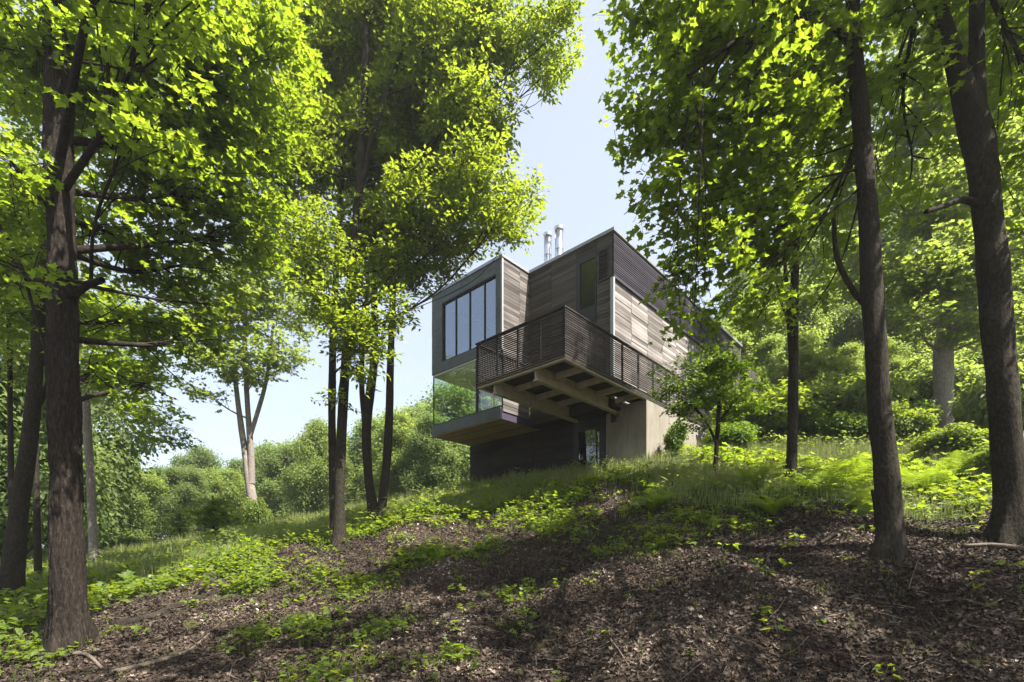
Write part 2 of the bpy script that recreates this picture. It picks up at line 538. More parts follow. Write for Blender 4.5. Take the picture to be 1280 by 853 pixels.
def make_tree(name, label, cat, stems, depth, lobes, leaf, leafsize, half, bark, seed, group=None, lad=1.3, sides=18, step=.12,
              amp=.02, per=12, spray_len=.62, droop=.35, flare=True, twig=.006, limb_r=.05, lobe_branch=9, extra=(), clump=1.0, att=.55, low=.25, spread=.45):
    rng = np.random.default_rng(seed)
    lines = [stem_points(s, depth, step) for s in stems]
    base = lines[0][0, :3].copy()
    root = empty(name, base, label, cat, group)
    wood = Wood()
    for li, ln in enumerate(lines):
        pts = ln[:, :3].copy(); rad = ln[:, 3]
        if li == 0:
            under = pts[0] + (pts[0] - pts[1]) * np.array([1, 1, 0]) * 0 - np.array([0, 0, .35])
            pts = np.vstack([under, pts]); rad = np.concatenate([[rad[0] * 1.25], rad])
        wood.add(pts, rad, sides if li == 0 else max(8, sides - 8), bark_ridges(seed + li, amp, .04, (step * 3.0, .42) if flare and li == 0 else None))
    for ex in extra:
        e = stem_points(ex, depth, .12)
        wood.add(e[:, :3], e[:, 3], 8, bark_ridges(seed + 50, .03))
    allp = np.vstack([l[:, :3] for l in lines]); allr = np.concatenate([l[:, 3] for l in lines])
    Lp, Ld, Ln, Ls = [], [], [], []
    area = {6: .43, 4: .33, 3: .19, 5: .55}[len(half)] * (leafsize * .93) ** 2
    for lb in lobes:
        if lb[0] == 'at':
            c = np.array(lb[1:4], float); r = np.array(lb[4:7], float); dens = lb[7]
        else:
            px, py, d, rx, ry, rd = lb[:6]
            dens = lb[6] if len(lb) > 6 else 1.0
            c = P(px, py, d); r = np.array([rx / F * d, rd, ry / F * d])
        # limb from the stem to the lobe
        dv = c - allp
        hd = np.linalg.norm(dv[:, :2], axis=1)
        cost = np.abs(dv[:, 2] - att * hd) + .3 * hd + 50 * (allp[:, 2] < base[2] + low * (allp[:, 2].max() - base[2]))
        k = int(rng.choice(np.nonzero(cost < cost.min() + spread)[0])); a = allp[k]
        dist = np.linalg.norm(c - a)
        mid = (a + c) / 2 + rng.normal(size=3) * .06 * dist + np.array([0, 0, -.05 * dist])
        end = c + (c - a) / max(dist, .1) * r.min() * .5
        limb = smooth_line(np.array([a, mid, c, end]), .2)
        lr = min(allr[k] * .55, limb_r * (.6 + .12 * dist))
        wood.add(limb, np.linspace(lr, lr * .25, len(limb)), 7, bark_ridges(seed + 7, .02, .03))
        vol = 4.19 * r.prod()
        nleaf = lad * dens * vol / area
        nsp = max(3, int(nleaf / per))
        K = max(4, int(lobe_branch * max(1, vol ** .4)))
        q = rand_dirs(K, rng) * (rng.uniform(.35, 1.0, (K, 1)) ** (1 / 2.5))
        ends = c + q * r
        tt = rng.uniform(.3, 1.0, K)
        st = limb[np.clip((tt * (len(limb) - 1)).astype(int), 0, len(limb) - 1)]
        for b0, b1 in zip(st, ends):
            mm = (b0 + b1) / 2 + rng.normal(size=3) * .08 * np.linalg.norm(b1 - b0)
            bl = smooth_line(np.array([b0, mm, b1]), .3)
            wood.add(bl, np.linspace(lr * .28, twig, len(bl)), 5)
        # sprays follow the branchlets, the rest fill the lobe
        nb = int(nsp * .6 * clump)
        kk = rng.integers(0, K, nb); tb = rng.uniform(.3, 1.05, (nb, 1))
        bp = st[kk] + (ends[kk] - st[kk]) * tb + rng.normal(size=(nb, 3)) * np.array([.22, .22, .12]) * min(1.0, r.min())
        ax = nz(nz(ends[kk] - st[kk]) + rng.normal(size=(nb, 3)) * .7)
        nf = nsp - nb
        qf = rand_dirs(nf, rng) * rng.uniform(0, 1, (nf, 1)) ** (1 / 2.6)
        bf = c + qf * r
        af = nz(nz(bf - a) + rng.normal(size=(nf, 3)) * .6)
        bp = np.vstack([bp, bf]); ax = np.vstack([ax, af])
        keep = (((bp - c) / (r * 1.12)) ** 2).sum(1) < 1
        bp, ax = bp[keep], ax[keep]
        ax[:, 2] *= .45; ax = nz(ax)
        up = nz(np.array([0, 0, 1.0]) + rng.normal(size=bp.shape) * .22)
        ln = spray_len * rng.uniform(.6, 1.25, len(bp))
        p_, d_, n_, s_ = sprays(bp - ax * ln[:, None] * .5, ax, ln, up, per, leafsize, rng, droop)
        Lp.append(p_); Ld.append(d_); Ln.append(n_); Ls.append(s_)
        if twig and leafsize > .09:
            for b, x_, l_ in zip(bp, ax, ln):
                wood.add(np.array([b - x_ * l_ * .55, b, b + x_ * l_ * .5 - np.array([0, 0, .08 * l_])]), [twig * .7, twig * .5, twig * .3], 3)
    wood.build('trunk', bark, root, base)
    if Lp:
        p_, d_, n_, s_ = map(np.concatenate, (Lp, Ld, Ln, Ls))
        V, Fc = leaves(p_, d_, n_, s_, half)
        tone = np.repeat(np.clip(rng.normal(.45, .22, len(p_)), 0, 1), 2)
        mesh('crown', V - base, [Fc], leaf, root, {'tone': tone})
    return root


exec_trees = []

# ---- near trees -------------------------------------------------------------
make_tree('maple_tree', 'thick rough-barked maple with a patch of sun on its trunk, nearest tree at the left', 'tree',
          [[(88, 806, 58), (86, 760, 50), (84, 700, 45), (83, 640, 43), (82, 560, 42), (79, 470, 42), (78, 370, 40), (77, 300, 36), (76, 250, 37), (73, 190, 37), (74, 130, 40), (71, 60, 34), (67, -20, 30), (60, -180, 24, .3)],
           [(84, 60, 16), (104, 25, 12, .2), (150, -60, 9, .6)], [(86, 372, 16), (108, 357, 12, -.2), (128, 350, 8, -.5)]],
          8.0,
          [(40, 60, 8.2, 85, 70, 1.5, .8), (190, 40, 8.8, 130, 80, 1.9), (185, 165, 9.3, 120, 70, 1.8), (300, 70, 9.6, 90, 100, 2.0, .9), (250, 235, 10, 95, 65, 1.8, .9), (70, 350, 7.4, 30, 26, .5, .5), (180, 480, 10.2, 50, 24, 1.1, .8), (265, 380, 10.8, 45, 36, 1.2, .8),
           (160, 300, 9.6, 95, 60, 1.5, .8), (25, 215, 7.7, 70, 50, .8, .9), (150, 400, 9.6, 85, 38, 1.3, .7), (235, 330, 10.5, 75, 45, 1.4, .7), (20, 330, 8.4, 55, 45, 1.0, .7), (225, 420, 10.5, 50, 34, 1.2, .8), (120, 455, 10.2, 55, 26, 1.1, .7), (310, 290, 11, 55, 45, 1.4, .8), (330, 190, 11, 50, 60, 1.4, .8),
           (60, -150, 8.5, 200, 100, 2.0, .5), (260, -130, 9.5, 160, 90, 2.0, .4), ('at', -4.6, 6.5, 7.5, 1.2, .8, .8, .9), ('at', -4.9, 6.6, 5.9, 1.0, .7, .6, .8), ('at', -3.9, 6.0, 8.6, 1.2, .9, .7, .7)],  # last lobes added sunward to shade the trunk
          M['maple'], .122, MAPLE_H, M['bark_dark'], 11, lad=1.3, sides=72, step=.04, amp=.042, limb_r=.06,
          extra=[[(-8, 270, 6, .5), (25, 330, 6, .4), (40, 380, 5, .3), (55, 430, 5, .2), (66, 480, 6, .12)]])

make_tree('elm_tree', 'tall slim tree with hanging foliage on its trunk, left of the forked tree', 'tree',
          [[(424, 677, 18), (424, 640, 14), (425, 590, 13), (428, 520, 13), (434, 430, 12), (442, 330, 13), (450, 220, 11), (456, 110, 9), (459, 0, 9), (462, -140, 7)],
           [(418, 660, 12, .7), (416, 600, 11, .7), (415, 500, 10, .7), (417, 400, 9, .7), (423, 300, 7, .7), (430, 190, 5, .6)],
           [(450, 240, 7), (466, 170, 7, -.2), (495, 85, 6, -.4), (524, 0, 5, -.6), (545, -80, 4, -.8)],
           [(492, 95, 4, -.4), (540, 55, 4, -.5), (610, 8, 3, -.6), (640, -5, 3, -.6)]],
          14.0,
          [(400, 60, 15, 75, 80, 1.4, 1.2), (480, 45, 15, 75, 75, 1.4, 1.3), (560, 60, 13.7, 75, 70, 1.8), (630, 35, 13.4, 55, 45, 1.3), (692, 45, 13.2, 36, 50, 1.0, 1.2), (680, 95, 13.2, 22, 26, .7),
           (590, 145, 13.6, 60, 55, 1.5), (500, 160, 15, 70, 65, 1.3, 1.3), (600, 225, 13.4, 52, 45, 1.3), (530, 255, 13.6, 60, 45, 1.4), (440, 190, 15, 60, 60, 1.2, 1.1), (640, 255, 13.2, 36, 32, 1.0),
           (575, 285, 13.4, 40, 20, .9), (460, 285, 14.8, 48, 45, 1.1, 1.1), (500, 325, 13.7, 40, 28, 1.0, .8), (452, 370, 13.5, 30, 40, .7, .6), (395, 300, 13.8, 45, 50, 1.2, .8), (345, 285, 14, 45, 40, 1.3, .8), (385, 350, 13.8, 32, 26, .9, .6), (448, 330, 13.5, 30, 30, .7, .9),
           (360, 180, 14.2, 70, 80, 1.9, .8), (436, 405, 13.5, 34, 44, .8, 1.5), (468, 420, 13.4, 30, 40, .8, 1.4), (450, 465, 13.4, 26, 20, .6, 1.2), (405, 380, 13.7, 28, 44, .8, 1.4), (422, 500, 13.5, 16, 16, .4, 1.0), (500, 385, 13.6, 24, 24, .7, 1.2), (520, -80, 13.5, 130, 70, 2.0, .3), (380, -80, 14, 120, 70, 2.0, .3)],
          M['elm'], .155, LANCE_H * [1.35, 1], M['bark'], 21, sides=16, step=.10, amp=.02, per=12, spray_len=.6, droop=.75, limb_r=.03, lad=1.9, lobe_branch=7)

make_tree('elm_tree', 'forked dark-stemmed tree closest to the left end of the house', 'tree',
          [[(468, 657, 15), (465, 630, 13), (460, 590, 12), (458, 540, 12), (463, 490, 11), (468, 440, 10), (468, 350, 8), (470, 230, 6)],
           [(474, 657, 14), (479, 620, 12), (484, 570, 11), (487, 500, 10), (489, 430, 9), (491, 370, 8), (494, 280, 7), (498, 180, 6)],
           [(458, 545, 8), (452, 480, 7), (455, 420, 6), (460, 350, 5)]],
          17.0,
          [(520, 330, 15.4, 55, 32, 1.4), (480, 300, 15.4, 55, 50, 1.6, .8), (560, 300, 15.4, 42, 34, 1.2, 1.5), (610, 285, 15.4, 40, 22, 1.0, 1.8), (645, 265, 15.4, 26, 34, .9, 1.8), (500, 200, 15.4, 90, 70, 2.0, .7), (590, 200, 15.4, 65, 60, 1.7, .9),
           (520, 355, 15.4, 26, 14, .7)],
          M['elm'], .13, OVAL_H, M['bark'], 22, sides=14, step=.12, per=12, spray_len=.6, droop=.6, limb_r=.022, att=.25, low=.45, lad=1.5, lobe_branch=6)

make_tree('maple_tree', 'dark slightly bent maple with a flared foot, in the litter beside a broken snag', 'tree',
          [[(1108, 698, 46), (1112, 675, 38), (1112, 640, 34), (1107, 580, 32), (1100, 520, 31), (1096, 450, 30), (1091, 380, 28), (1087, 300, 27), (1082, 220, 25), (1076, 150, 23), (1068, 50, 20), (1064, -40, 18), (1056, -180, 14)],
           [(1090, 390, 9), (1064, 360, 8, .2), (1046, 320, 7, .4), (1042, 270, 5, .5)], [(1068, 60, 12), (1020, 20, 9, -.3), (940, 40, 7, -.6), (860, 95, 5, -.7)],
           [(1060, -60, 12), (1090, -160, 9, .2), (1140, -260, 7, .4)]],
          8.2,
          [(830, 55, 8.4, 72, 62, 1.3), (835, 160, 8.4, 62, 62, 1.2), (818, 245, 8.2, 40, 34, .8, .9), (905, 45, 8.0, 85, 75, 1.5), (910, 155, 8.2, 85, 70, 1.5), (900, 250, 8.4, 72, 62, 1.3),
           (880, 345, 8.3, 50, 48, .9, 1.1), (850, 392, 8.2, 28, 22, .5), (920, 370, 8.4, 34, 42, .8, 1.0), (868, 385, 8.3, 36, 30, .6, 1.0), (835, 345, 8.2, 22, 26, .5, .8), (955, 385, 8.6, 34, 34, .7, .8),  (975, 60, 8.4, 60, 80, 1.4), (990, 310, 8.6, 45, 50, .8, .8), (1015, 385, 8.9, 28, 30, .6, .7), (960, 190, 8.6, 42, 80, 1.3, .9), (945, 300, 8.8, 40, 55, 1.0, .9), (1035, 190, 9.0, 32, 60, 1.0, .6),
           (1040, 120, 9, 55, 110, 1.3, .7), (1035, 290, 9.6, 45, 60, 1.0, .5), (900, -110, 7.6, 150, 80, 1.6, .4), (1050, -150, 7.5, 160, 90, 1.6, .4),
           ('at', 2.6, 4.6, 8.8, 1.4, 1.2, .7, .5), ('at', 3.4, 2.6, 8.6, 1.3, 1.1, .7, .45), ('at', .8, 3.6, 9.4, 1.4, 1.3, .8, .6)],  # lobes out of view, added to shade the foreground
          M['maple'], .122, MAPLE_H, M['bark'], 31, sides=40, step=.06, amp=.012, limb_r=.024, att=-.3, low=.45, lad=1.5, spread=1.5, lobe_branch=7)

make_tree('maple_tree', 'stout maple at the right edge that forks high up, with a bare side branch', 'tree',
          [[(1264, 673, 60), (1264, 645, 48), (1262, 600, 44), (1256, 520, 43), (1250, 450, 43), (1243, 360, 42), (1236, 280, 41), (1228, 210, 41), (1216, 150, 42), (1199, 95, 29), (1182, 40, 25), (1164, -20, 22), (1150, -160, 18)],
           [(1220, 160, 32), (1219, 105, 26), (1221, 50, 22), (1222, -20, 20), (1228, -160, 16)], [(1238, 262, 15), (1205, 250, 10, -.1), (1180, 258, 8, -.3), (1157, 265, 7, -.4)]],
          8.4,
          [(1125, 70, 8.8, 50, 80, 1.2, .8), (1140, 195, 9.0, 50, 60, 1.1, .6), (1255, 60, 9.4, 55, 90, 1.3, .6), (1190, -120, 8.2, 130, 90, 1.8, .5), (1330, -60, 8.0, 130, 120, 2.0, .6), (1350, 150, 8.2, 90, 120, 1.6, .7), (1300, -260, 7.5, 220, 100, 2.2, .4), ('at', 12.3, 10.2, 10.8, 2.0, 1.8, 1.0, .6), ('at', 10.6, 9.6, 12.6, 2.0, 1.6, 1.0, .5),  # last lobes, out of view, added to shade the right-hand slope
           ('at', 6.0, 4.6, 7.4, 1.7, 1.4, .8, .55), ('at', 9.0, 4.2, 8.2, 2.0, 1.7, .9, .6), ('at', 4.2, 4.4, 8.6, 1.6, 1.4, .8, .6), ('at', 8.2, 1.8, 8.0, 2.0, 1.5, .8, .5), ('at', 5.2, 1.6, 8.2, 1.5, 1.2, .7, .45), ('at', 11.5, 3.0, 8.5, 2.0, 2.2, 1.1, .8), ('at', 7.5, -.8, 8.6, 2.0, 1.6, .9, .5)],  # unseen overhead lobes, added to keep sun off the near ground
          M['maple'], .122, MAPLE_H, M['bark'], 32, sides=40, step=.06, amp=.012, limb_r=.05, low=.85)

make_tree('maple_tree', 'thin straight dark tree between the little dogwood and the bent maple', 'tree',
          [[(989, 609, 17), (990, 570, 14), (991, 500, 14), (992, 430, 13), (993, 360, 11), (996, 280, 9), (998, 200, 8), (999, 120, 6), (1002, 40, 5)],
           [(988, 440, 7), (985, 380, 6), (981, 320, 5), (984, 270, 4)], [(990, 420, 4), (972, 360, 3, -.2), (962, 310, 3, -.3)]],
          12.0,
          [(975, 130, 11.8, 55, 70, 1.2, .8), (1030, 60, 12.2, 55, 60, 1.3, .7), (950, 225, 11.6, 42, 40, 1.0, .7), (1010, 230, 12.3, 38, 36, 1.0, .5), (1030, -60, 12, 90, 60, 1.8, .7)],
          M['maple'], .122, MAPLE_H, M['bark'], 33, sides=14, amp=.015, limb_r=.025)

# ---- trees of the middle distance -------------------------------------------
make_tree('maple_tree', 'leaning grey-brown tree at the left edge behind the thick maple', 'tree',
          [[(12, 757, 40), (16, 710, 31), (24, 640, 27), (34, 570, 24), (42, 500, 20), (48, 430, 18), (53, 340, 14), (58, 240, 11), (60, 120, 8)],
           [(40, 520, 10), (60, 480, 8, .3), (72, 430, 5, .5)]],
          11.3, [(20, 110, 11.5, 60, 80, 1.8, .8), (95, 90, 12, 60, 70, 1.8, .7), (20, 260, 11, 55, 60, 1.4, .8), (25, 390, 11.4, 45, 40, 1.2, .8), (110, 400, 12, 50, 35, 1.3, .7), (-60, 300, 11, 80, 90, 1.8)],
          M['maple'], .12, MAPLE_H, M['bark'], 41, sides=24, step=.09, amp=.018, limb_r=.04)
make_tree('maple_tree', 'thin upright tree showing just left of the thick rough maple', 'tree',
          [[(48, 742, 11), (47, 680, 10), (45, 600, 9), (44, 520, 9), (42, 430, 8), (38, 330, 6), (35, 240, 4)]], 14.0,
          [(45, 330, 14, 45, 40, 1.3, .7), (20, 450, 14.2, 30, 30, 1.0, .6), (60, 220, 14, 50, 50, 1.5, .7)], M['elm'], .12, OVAL_H, M['bark'], 42, sides=12, limb_r=.02)
make_tree('maple_tree', 'thin tree at the left edge, leftmost of the slim stems', 'tree',
          [[(20, 735, 9), (15, 640, 9), (13, 540, 8), (12, 440, 7), (9, 330, 5)]], 14.5,
          [(0, 400, 14.5, 40, 45, 1.3, .8), (5, 290, 14.5, 50, 50, 1.5, .7)], M['elm'], .12, OVAL_H, M['bark'], 43, sides=12, limb_r=.02)
make_tree('maple_tree', 'slim grey tree on the meadow edge right of the thick maple, with low leafy boughs', 'tree',
          [[(118, 718, 14), (116, 670, 13), (113, 600, 12), (109, 530, 11), (106, 460, 9), (104, 380, 7), (106, 280, 5)], [(109, 530, 5), (102, 505, 4), (96, 490, 3)]], 18.0,
          [(150, 470, 17, 60, 22, 1.2, 1.2), (190, 515, 16.5, 44, 22, .9, 1.3), (205, 550, 16.5, 30, 20, .7, 1.2), (165, 450, 17, 55, 28, 1.5, 1.0), (110, 390, 18, 55, 35, 1.5, .8), (170, 400, 17.5, 60, 32, 1.6, .8), (225, 540, 16.3, 20, 14, .6, 1.0)],
          M['maple'], .13, MAPLE_H, M['bark_pale'], 44, sides=14, limb_r=.02, per=10, spray_len=.6, att=-.1, low=.5)
make_tree('maple_tree', 'pale twin-stemmed maple standing alone on the meadow', 'tree',
          [[(319, 668, 16), (316, 630, 14), (313, 610, 12), (307, 570, 9), (301, 530, 8), (297, 500, 7), (290, 440, 5), (285, 380, 4)],
           [(314, 605, 11), (314, 570, 9), (311, 530, 8), (308, 480, 7), (306, 420, 6), (308, 350, 4)], [(313, 545, 6), (322, 515, 6), (332, 480, 5), (338, 440, 4), (342, 400, 3)]],
          24.0, [(300, 400, 24, 45, 32, 2.0, .6), (350, 440, 23.6, 40, 28, 1.8, .6), (300, 455, 23.6, 50, 26, 1.8, .8), (235, 410, 24, 40, 40, 2.0, .6), (370, 390, 24, 32, 36, 1.6, .6), (265, 440, 24, 42, 32, 1.8, .6), (320, 470, 23.4, 26, 14, 1.0, .7), (255, 490, 23.6, 26, 16, 1.1, .8), (335, 375, 24, 40, 32, 1.8, .6), (280, 350, 24, 60, 36, 2.2, .6), (345, 330, 24, 45, 36, 1.8, .8), (375, 445, 23.6, 14, 10, .6)],
          M['pale'], .16, MAPLE_H, M['bark_pale'], 45, sides=14, limb_r=.05, per=10, spray_len=.8)
make_tree('maple_tree', 'thick pale-barked tree with crooked low limbs, up the slope behind the shrubs at the right', 'tree',
          [[(1181, 545, 31), (1181, 520, 28), (1180, 480, 26), (1179, 440, 26), (1182, 410, 22), (1176, 380, 14), (1165, 340, 10), (1160, 280, 8), (1165, 200, 5)],
           [(1182, 435, 15), (1188, 400, 12), (1197, 365, 10), (1203, 320, 8), (1208, 260, 6), (1212, 180, 5)], [(1176, 395, 8), (1163, 375, 7), (1158, 345, 5)], [(1186, 410, 7), (1160, 402, 6, -.2), (1140, 395, 5, -.4)]],
          19.0, [(1150, 340, 18, 60, 50, 2.0), (1220, 330, 18, 60, 55, 2.2), (1150, 250, 18.5, 65, 55, 2.2), (1225, 220, 18.5, 65, 60, 2.2), (1265, 290, 17.5, 40, 60, 1.8), (1150, 400, 17.5, 40, 22, 1.2, .8), (1215, 400, 17.8, 40, 26, 1.3), (1270, 400, 18, 40, 35, 1.5), (1140, 150, 19, 70, 60, 2.4), (1230, 120, 19, 80, 70, 2.5), (1180, 30, 19, 120, 60, 2.8, .8), (1060, 330, 19, 40, 45, 1.6, .8), (1040, 230, 19.5, 60, 60, 2.0, .7)],
          M['pale'], .17, MAPLE_H, M['bark_pale'], 46, sides=22, limb_r=.06, per=10, spray_len=.8)
make_tree('dogwood_tree', 'small layered dogwood with flat dark green tiers before the concrete wall', 'tree',
          [[(894, 600, 9), (895, 570, 6), (897, 540, 6), (899, 500, 5), (898, 460, 4), (895, 440, 3)], [(896, 555, 4), (884, 530, 3, -.2), (868, 510, 3, -.4), (852, 500, 2, -.5)], [(898, 530, 3), (915, 505, 3, .2), (935, 485, 2, .3)]],
          13.6, [(888, 443, 13.6, 34, 7, .8, 1.6), (872, 462, 13.5, 58, 7, 1.1, 1.5), (915, 470, 13.8, 44, 7, 1.1, 1.5), (858, 486, 13.4, 44, 7, 1.0, 1.5), (922, 492, 13.9, 46, 7, 1.0, 1.4), (885, 502, 13.5, 40, 7, .9, 1.4), (856, 512, 13.3, 30, 6, .8, 1.4), (930, 512, 13.8, 34, 6, .9, 1.3), (868, 530, 13.2, 26, 5, .7, 1.2), (905, 455, 13.7, 34, 7, .9, 1.3)],
          M['dogwood'], .085, OVAL_H * [1.25, 1], M['bark'], 51, sides=10, limb_r=.012, per=9, spray_len=.4, lad=2.7, flare=False, twig=.004)
make_tree('sapling', 'young bushy sapling on the meadow, the darker and nearer of two', 'sapling',
          [[(268, 700, 4), (268, 670, 3), (267, 645, 3), (266, 620, 2)]], 19.5,
          [(266, 640, 19.5, 32, 14, .8, 1.2), (255, 655, 19.4, 20, 9, .6), (284, 652, 19.6, 22, 10, .6), (268, 625, 19.5, 18, 10, .5), (268, 668, 19.4, 22, 8, .5, .8)],
          M['maple'], .14, MAPLE_H, M['bark'], 52, lad=2.8, sides=8, limb_r=.01, per=8, spray_len=.5, flare=False)
make_tree('sapling', 'young pale green sapling on the meadow behind the darker one', 'sapling',
          [[(225, 692, 3), (225, 670, 3), (225, 640, 2)]], 26,
          [(225, 652, 26, 20, 14, .8), (225, 668, 26, 18, 8, .6), (226, 640, 26, 12, 10, .5)],
          M['pale'], .16, MAPLE_H, M['bark'], 53, lad=2.4, sides=8, limb_r=.012, per=8, spray_len=.6, flare=False)
make_tree('maple_tree', 'young bright yellow-green maple beside the outbuilding, seen just right of the thin straight tree', 'tree',
          [[(1003, 540, 6), (1004, 510, 5), (1003, 480, 4), (1002, 450, 3)], [(1003, 515, 3), (985, 490, 2), (970, 470, 2)]], 22.5,
          [(985, 465, 22.5, 32, 20, 1.2), (1030, 460, 22.5, 36, 18, 1.3), (1005, 445, 22.5, 36, 16, 1.2), (1020, 485, 22.3, 28, 10, 1.0, .8), (970, 490, 22.3, 20, 9, .8, .8)],
          M['pale'], .17, MAPLE_H, M['bark_pale'], 54, sides=8, limb_r=.02, per=9, spray_len=.7, flare=False)

# ------------------------------------------------------------------ woods beyond (shared meshes)
def wood_tree_proto(seed, leaf, h=10.0, w=3.2, n=34000, leafsize=.165, nl=46, low=.20):
    rng = np.random.default_rng(seed)
    wd = Wood()
    tr = smooth_line(np.array([[0, 0, -.4], [.1, .05, h * .3], [rng.normal() * .25, rng.normal() * .25, h * .6], [rng.normal() * .3, 0, h * .93]]), .5)
    wd.add(tr, np.linspace(.17, .02, len(tr)), 8)
    Lp, Ld, Ln, Ls = [], [], [], []
    for i in range(nl):
        zz = h * (low + (1 - low - .08) * (i + .5) / nl)
        u = (zz / h - low) / (1 - low)
        prof = w * (math.sin(math.pi * min(1, u * .82 + .18)) ** .7)
        ang = i * 2.4 + rng.normal() * .4
        rad = prof * rng.uniform(.2, .95) if i < nl - 2 else .2
        c = np.array([math.cos(ang) * rad, math.sin(ang) * rad, zz + rng.normal() * .2])
        r = np.array([1, 1, .66]) * rng.uniform(.11, .40) * w * (1.15 - .45 * u)
        a = tr[min(len(tr) - 1, int(len(tr) * max(.1, (zz - .35 * rad * 1.2) / h)))]
        wd.add(smooth_line(np.array([a, (a + c) / 2, c]), .5), np.linspace(.05, .015, len(smooth_line(np.array([a, (a + c) / 2, c]), .5))), 5)
        m_ = int(n / nl * rng.uniform(.5, 1.5))
        q = rand_dirs(m_, rng); q = q * rng.uniform(.25, 1.08, (m_, 1)) ** (1 / 3.)
        p = c + q * r + rng.normal(size=(m_, 3)) * .30
        Lp.append(p); d = q + rng.normal(size=q.shape) * .5; d[:, 2] -= .3
        Ld.append(d); Ln.append(q * .6 + np.array([0, 0, .8]) + rng.normal(size=q.shape) * .4); Ls.append(leafsize * rng.uniform(.6, 1.3, m_))
    p, d, nn, s = map(np.concatenate, (Lp, Ld, Ln, Ls))
    V, Fc = leaves(p, d, nn, s, OVAL_H * [1.5, 1])
    tone = np.repeat(np.clip(rng.normal(.45, .25, len(p)), 0, 1), 2)
    crown = mesh('crown', V, [Fc], leaf, None, {'tone': tone})
    trunk = mesh('trunk', np.concatenate(wd.v), [np.concatenate(wd.q)], M['bark'], None, None, True)
    return trunk, crown


protos = [wood_tree_proto(101, M['far'], w=3.3), wood_tree_proto(102, M['far'], w=2.7, nl=40, low=.28), wood_tree_proto(103, M['pale'], w=3.0, low=.12),
          wood_tree_proto(104, M['far'], w=3.6, nl=50, low=.10), wood_tree_proto(105, M['pale'], w=2.3, nl=34, low=.24)]
used = [False] * len(protos)


def put_tree(k, x, y, h, rz, name, label, group, sx=1.0):
    z = float(H0(x, y))
    root = empty(name, (x, y, z), label, 'tree', group, rz)
    s = h / 10.0
    root.scale = (s * sx, s * sx, s)
    for src in protos[k]:
        if not used[k]:
            o = src
        else:
            o = src.copy(); COL.objects.link(o)
        o.parent = root
    used[k] = True
    return root


rw = np.random.default_rng(5)
# row beyond the meadow at the left: px, depth, top py
for px, d, top, k in [(20, 30, 470, 3), (-40, 26, 420, 3), (75, 34, 520, 0), (60, 40, 545, 2), (130, 42, 575, 3), (165, 38, 590, 2), (150, 52, 570, 0), (195, 47, 572, 1), (228, 41, 585, 3), (250, 52, 566, 0), (282, 45, 588, 2),
                      (300, 55, 568, 1), (335, 50, 560, 0), (365, 44, 556, 3), (395, 52, 545, 1), (400, 38, 520, 2), (430, 48, 530, 0), (365, 58, 560, 2), (110, 56, 572, 1)]:
    t = ray_x = (px - 640) / F * d
    z = float(H0(t, d)); h = (HY - top) / F * d - z
    put_tree(k, t, d, max(h * rw.uniform(.88, 1.12), 3.0), rw.uniform(0, 6), 'woodland_tree', 'leafy tree in the wood beyond the meadow, left of the house', 'woodland trees beyond the meadow', rw.uniform(.75, 1.2) * (1.2 if h < 8 else .95))
for px, d, top, k in [(470, 42, 520, 1), (500, 36, 512, 2), (520, 44, 505, 0), (545, 34, 515, 3), (560, 40, 500, 1), (585, 38, 470, 0), (600, 46, 470, 3), (540, 50, 500, 0), (490, 52, 520, 3), (630, 40, 470, 2)]:
    t = (px - 640) / F * d
    z = float(H0(t, d)); h = (HY - top) / F * d - z
    put_tree(k, t, d, max(h, 3.0), rw.uniform(0, 6), 'woodland_tree', 'leafy tree behind the left end of the house, seen below the glazed box', 'woodland trees behind the house end', rw.uniform(1.0, 1.25))
# hillside wood at the right
for px, d, top, k in [(905, 34, 400, 0), (935, 30, 380, 2), (965, 36, 330, 1), (990, 30, 360, 4), (1020, 38, 300, 0), (1050, 32, 330, 2), (1085, 38, 280, 1), (1110, 30, 340, 4), (1145, 36, 250, 3), (1180, 32, 260, 2), (1215, 38, 200, 0),
                      (1245, 30, 280, 2), (1285, 34, 200, 1), (1320, 28, 240, 3), (940, 44, 330, 0), (1000, 46, 280, 3), (1070, 48, 240, 1), (1140, 46, 200, 0), (1210, 48, 150, 3), (1280, 46, 140, 0), (1275, 24, 330, 4), (1100, 27, 420, 2), (1060, 27, 430, 4), (960, 28, 420, 4), (890, 40, 420, 1)]:
    t = (px - 640) / F * d
    z = float(H0(t, d)); h = (HY - top) / F * d - z
    put_tree(k, t, d, max(h, 3.0), rw.uniform(0, 6), 'woodland_tree', 'green tree in the dense wood on the slope behind the house, at the right', 'woodland trees on the slope behind the house', rw.uniform(.9, 1.2))
# trees behind the left canopy
for px, d, top, k in [(15, 22, 230, 3), (-70, 20, 350, 1)]:
    t = (px - 640) / F * d
    z = float(H0(t, d)); h = (HY - top) / F * d - z
    put_tree(k, t, d, h, rw.uniform(0, 6), 'woodland_tree', 'tall tree standing behind the maples at the left', 'tall trees behind the left maples', .75)

